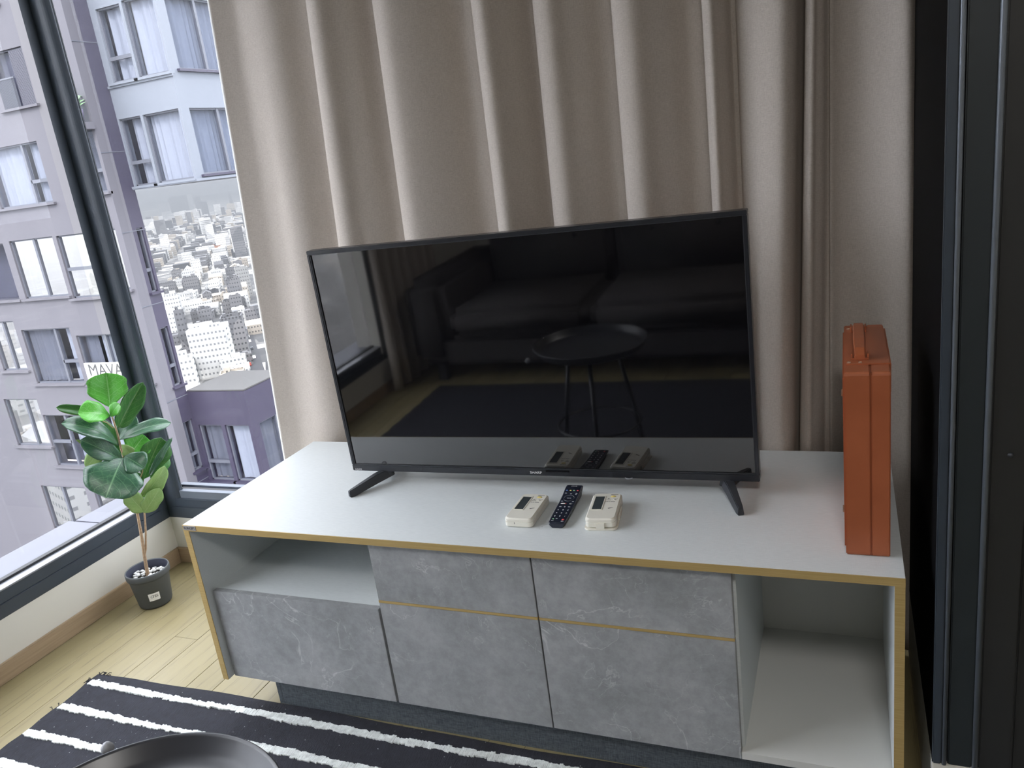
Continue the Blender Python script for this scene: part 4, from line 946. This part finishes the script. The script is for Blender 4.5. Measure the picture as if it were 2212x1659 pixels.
for mi, m in far.items():
    obj('distant_city', m, CM[mi][1], label=['spread of distant white roofs towards the horizon', 'spread of distant grey roofs towards the horizon', 'spread of distant cream roofs towards the horizon', 'spread of distant dark roofs towards the horizon'][mi], cat='city', kind='stuff')
# taller landmarks: azimuth (deg left of +y), distance, size, top height above ground
def landmark(az, dist, l, w_, h, m, label, turn=40, roof=0, extra=None):
    a_ = radians(az); x_ = 1.5 - dist * sin(a_); y_ = -1.3 + dist * cos(a_); q = block(l, w_, h, roof)
    if extra: extra(q, l, w_, h)
    q.xf(Matrix.Translation((x_, y_, -100)) @ Matrix.Rotation(radians(turn), 4, 'Z')); return obj('city_building', q, m, label=label, cat='building')
def balcs(q, l, w_, h):
    z_ = 4.
    while z_ < h - 2: q.box(l / 2, l / 2 + 2.2, -w_ / 2 + 1, w_ / 2 - 1, z_, z_ + .5); q.box(-l / 2 + 1, l / 2 - 1, -w_ / 2 - 1.8, -w_ / 2, z_, z_ + .5); z_ += 3.4
def pix_az(u, v):
    d = RM @ Vector(((u - 1106) / fpx, -(v - 829.5) / fpx, -1)); return math.degrees(math.atan2(-d.x, d.y)), math.degrees(math.atan2(d.z, math.hypot(d.x, d.y)))
def lm_px(u, v_top, v_bot, wpx, m, label, **k):
    az, el = pix_az(u, v_top); _, eb = pix_az(u, v_bot); dist = 100.774 / math.tan(radians(-eb)); h = 100.774 + dist * math.tan(radians(el)); l = wpx / fpx * dist
    return landmark(az, dist, l, l * .7, max(6, h), m, label, **k)
W_, G_, C_, K_ = (CM[i][1] for i in range(4))
ORG = mat('city_orange', rough=.8, build=b_city([(0, (.27, .12, .07)), (1, (.31, .15, .09))], (.06, .04, .03)))
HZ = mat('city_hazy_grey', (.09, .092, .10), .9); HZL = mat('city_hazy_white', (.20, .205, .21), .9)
PALE = mat('city_plain_pale', rough=.8, build=b_city([(0, (.16, .16, .155)), (1, (.19, .19, .185))], (.06, .06, .06)))
lm_px(441, 472, 526, 20, W_, 'tall white hotel slab with balconies on every floor in the city', turn=52, extra=balcs)
lm_px(439, 436, 470, 13, HZ, 'slim grey office tower near the horizon')
lm_px(384, 424, 458, 34, HZ, 'wide hazy apartment slab on the skyline')
lm_px(408, 420, 456, 9, HZL, 'pale narrow tower beside the hazy slab on the skyline')
lm_px(352, 440, 458, 18, HZL, 'pale hazy block left of the skyline slab')
lm_px(425, 424, 452, 12, HZ, 'grey hazy tower right of the pale narrow tower')
lm_px(325, 455, 474, 34, mat('city_pale_wall', (.17, .172, .172), .8), 'broad pale windowless block at the left end of the skyline')
lm_px(404, 456, 479, 48, W_, 'long pale apartment row in front of the hazy slab')
lm_px(497, 440, 458, 15, C_, 'cream apartment tower near the curtain edge on the skyline')
lm_px(496, 420, 440, 6, HZ, 'thin grey spire tower on the skyline', extra=lambda q, l, w_, h: q.box(-l * .1, l * .1, -w_ * .1, w_ * .1, h, h + 60))
lm_px(520, 579, 641, 26, PALE, 'plain pale tower with one column of windows near the curtain', turn=36)
lm_px(465, 532, 552, 19, ORG, 'salmon pink building with small windows in the city')
lm_px(592, 757, 790, 26, ORG, 'orange building close to the curtain edge below')
lm_px(385, 672, 792, 16, G_, 'grey concrete slab beside the dark tower wall', turn=20)
lm_px(448, 708, 812, 74, W_, 'big bright white block with bands of windows below the skyline', turn=30, roof=1)
lm_px(523, 560, 578, 20, C_, 'cream four-storey house with square windows behind the plain pale tower')
lm_px(352, 508, 560, 16, W_, 'white block by the edge of the dark tower wall')
lm_px(487, 635, 652, 20, C_, 'small cream house beside the long street')
lm_px(425, 655, 668, 60, W_, 'long low white warehouse left of the long street')
lm_px(560, 665, 690, 60, G_, 'wide grey roofed hall right of the long street')
lm_px(565, 700, 716, 64, C_, 'long cream hall with round windows above the dark lower bay', roof=2)
# the city seen the other way, through the left window and in mirrored glass
oth = {0: MB(), 1: MB(), 2: MB(), 3: MB()}
for i in range(900):
    a2 = radians(rc.uniform(75, 165)); r2 = 90 + 900 * rc.random() ** 1.3; l = rc.uniform(10, 26); w_ = rc.uniform(9, 18); h = rc.uniform(5, 22) * (2.2 if rc.random() < .06 else 1); mi = rc.choice((0, 0, 1, 2, 3))
    if r2 < 160: h = min(h, 12)
    oth[mi].add(*(lambda q: (q.v, q.f))(block(l, w_, h, rc.randrange(3)).xf(Matrix.Translation((1.5 - r2 * sin(a2), -1.3 + r2 * cos(a2), -100)) @ Matrix.Rotation(radians(20) + rc.choice((0, pi / 2)), 4, 'Z'))))
for mi, m in oth.items():
    obj('nearby_city', m, CM[mi][1], label=['spread of white roofs mirrored in the tower windows', 'spread of grey roofs mirrored in the tower windows', 'spread of cream roofs mirrored in the tower windows', 'spread of dark roofs mirrored in the tower windows'][mi], cat='city', kind='stuff')
# street with cars
az, _ = pix_az(500, 650); a_ = radians(az)
def rd(r_, s_): return (1.5 - r_ * sin(a_) + s_ * cos(a_), -1.3 + r_ * cos(a_) + s_ * sin(a_))
p = [rd(150, -9), rd(150, 9), rd(900, 9), rd(900, -9)]
struct('city_street', MB().prism(p, -100, -99.8), mat('asphalt', (.03, .03, .034), .9))
cm_ = [mat('car_white', (.85, .85, .85), .4), mat('car_dark', (.05, .05, .06), .4), mat('car_red', (.4, .08, .06), .4)]
for i in range(46):
    r_ = 170 + i * 9.5 + rc.uniform(-2, 2); s_ = rc.choice((-5.5, -2, 2, 5.5)); x_, y_ = rd(r_, s_); ci = rc.choice((0, 0, 0, 1, 2))
    q = MB().box(-.9, .9, -2.2, 2.2, .3, .9).box(-.8, .8, -1.2, 1.3, .9, 1.5); q.xf(Matrix.Translation((x_, y_, -99.8)) @ Matrix.Rotation(a_, 4, 'Z'))
    obj('car', q, cm_[ci], label=['tiny white car on the long street far below', 'tiny dark car on the long street far below', 'tiny red car on the long street far below'][ci], cat='car', group=['white', 'dark', 'red'][ci] + ' cars on the long street')
# ================================================================== smog lying over the city
hm = bpy.data.materials.new('city_smog'); hm.use_nodes = True; n = hm.node_tree; n.nodes.clear()
o_ = N(n, 'ShaderNodeOutputMaterial'); sc1 = N(n, 'ShaderNodeVolumeScatter'); ab1 = N(n, 'ShaderNodeVolumeAbsorption'); ad1 = N(n, 'ShaderNodeAddShader')
sc1.inputs['Color'].default_value = (.92, .96, 1, 1); sc1.inputs['Density'].default_value = .000075
ab1.inputs['Color'].default_value = (0, 0, 0, 1); ab1.inputs['Density'].default_value = .00030
n.links.new(sc1.outputs[0], ad1.inputs[0]); n.links.new(ab1.outputs[0], ad1.inputs[1]); n.links.new(ad1.outputs[0], o_.inputs['Volume'])
hm2 = hm.copy(); hm2.name = 'brightening_haze'
for n_ in hm2.node_tree.nodes:
    if n_.bl_idname == 'ShaderNodeVolumeScatter': n_.inputs['Density'].default_value = .0011; n_.inputs['Color'].default_value = (1, .97, .92, 1)
    if n_.bl_idname == 'ShaderNodeVolumeAbsorption': n_.inputs['Density'].default_value = .0001
obj('fill_haze', B(-3000, -40, -3000, -25, -99.7, 70), hm2, label='haze added over the city to brighten the left window side', cat='smog', kind='stuff')  # extra volume added to brighten the mirrored view and the left light
obj('city_smog', B(-12500, 600, 180, 12500, -99.7, 140), hm, label='grey smog hanging over the city out to the horizon', cat='smog', kind='stuff')
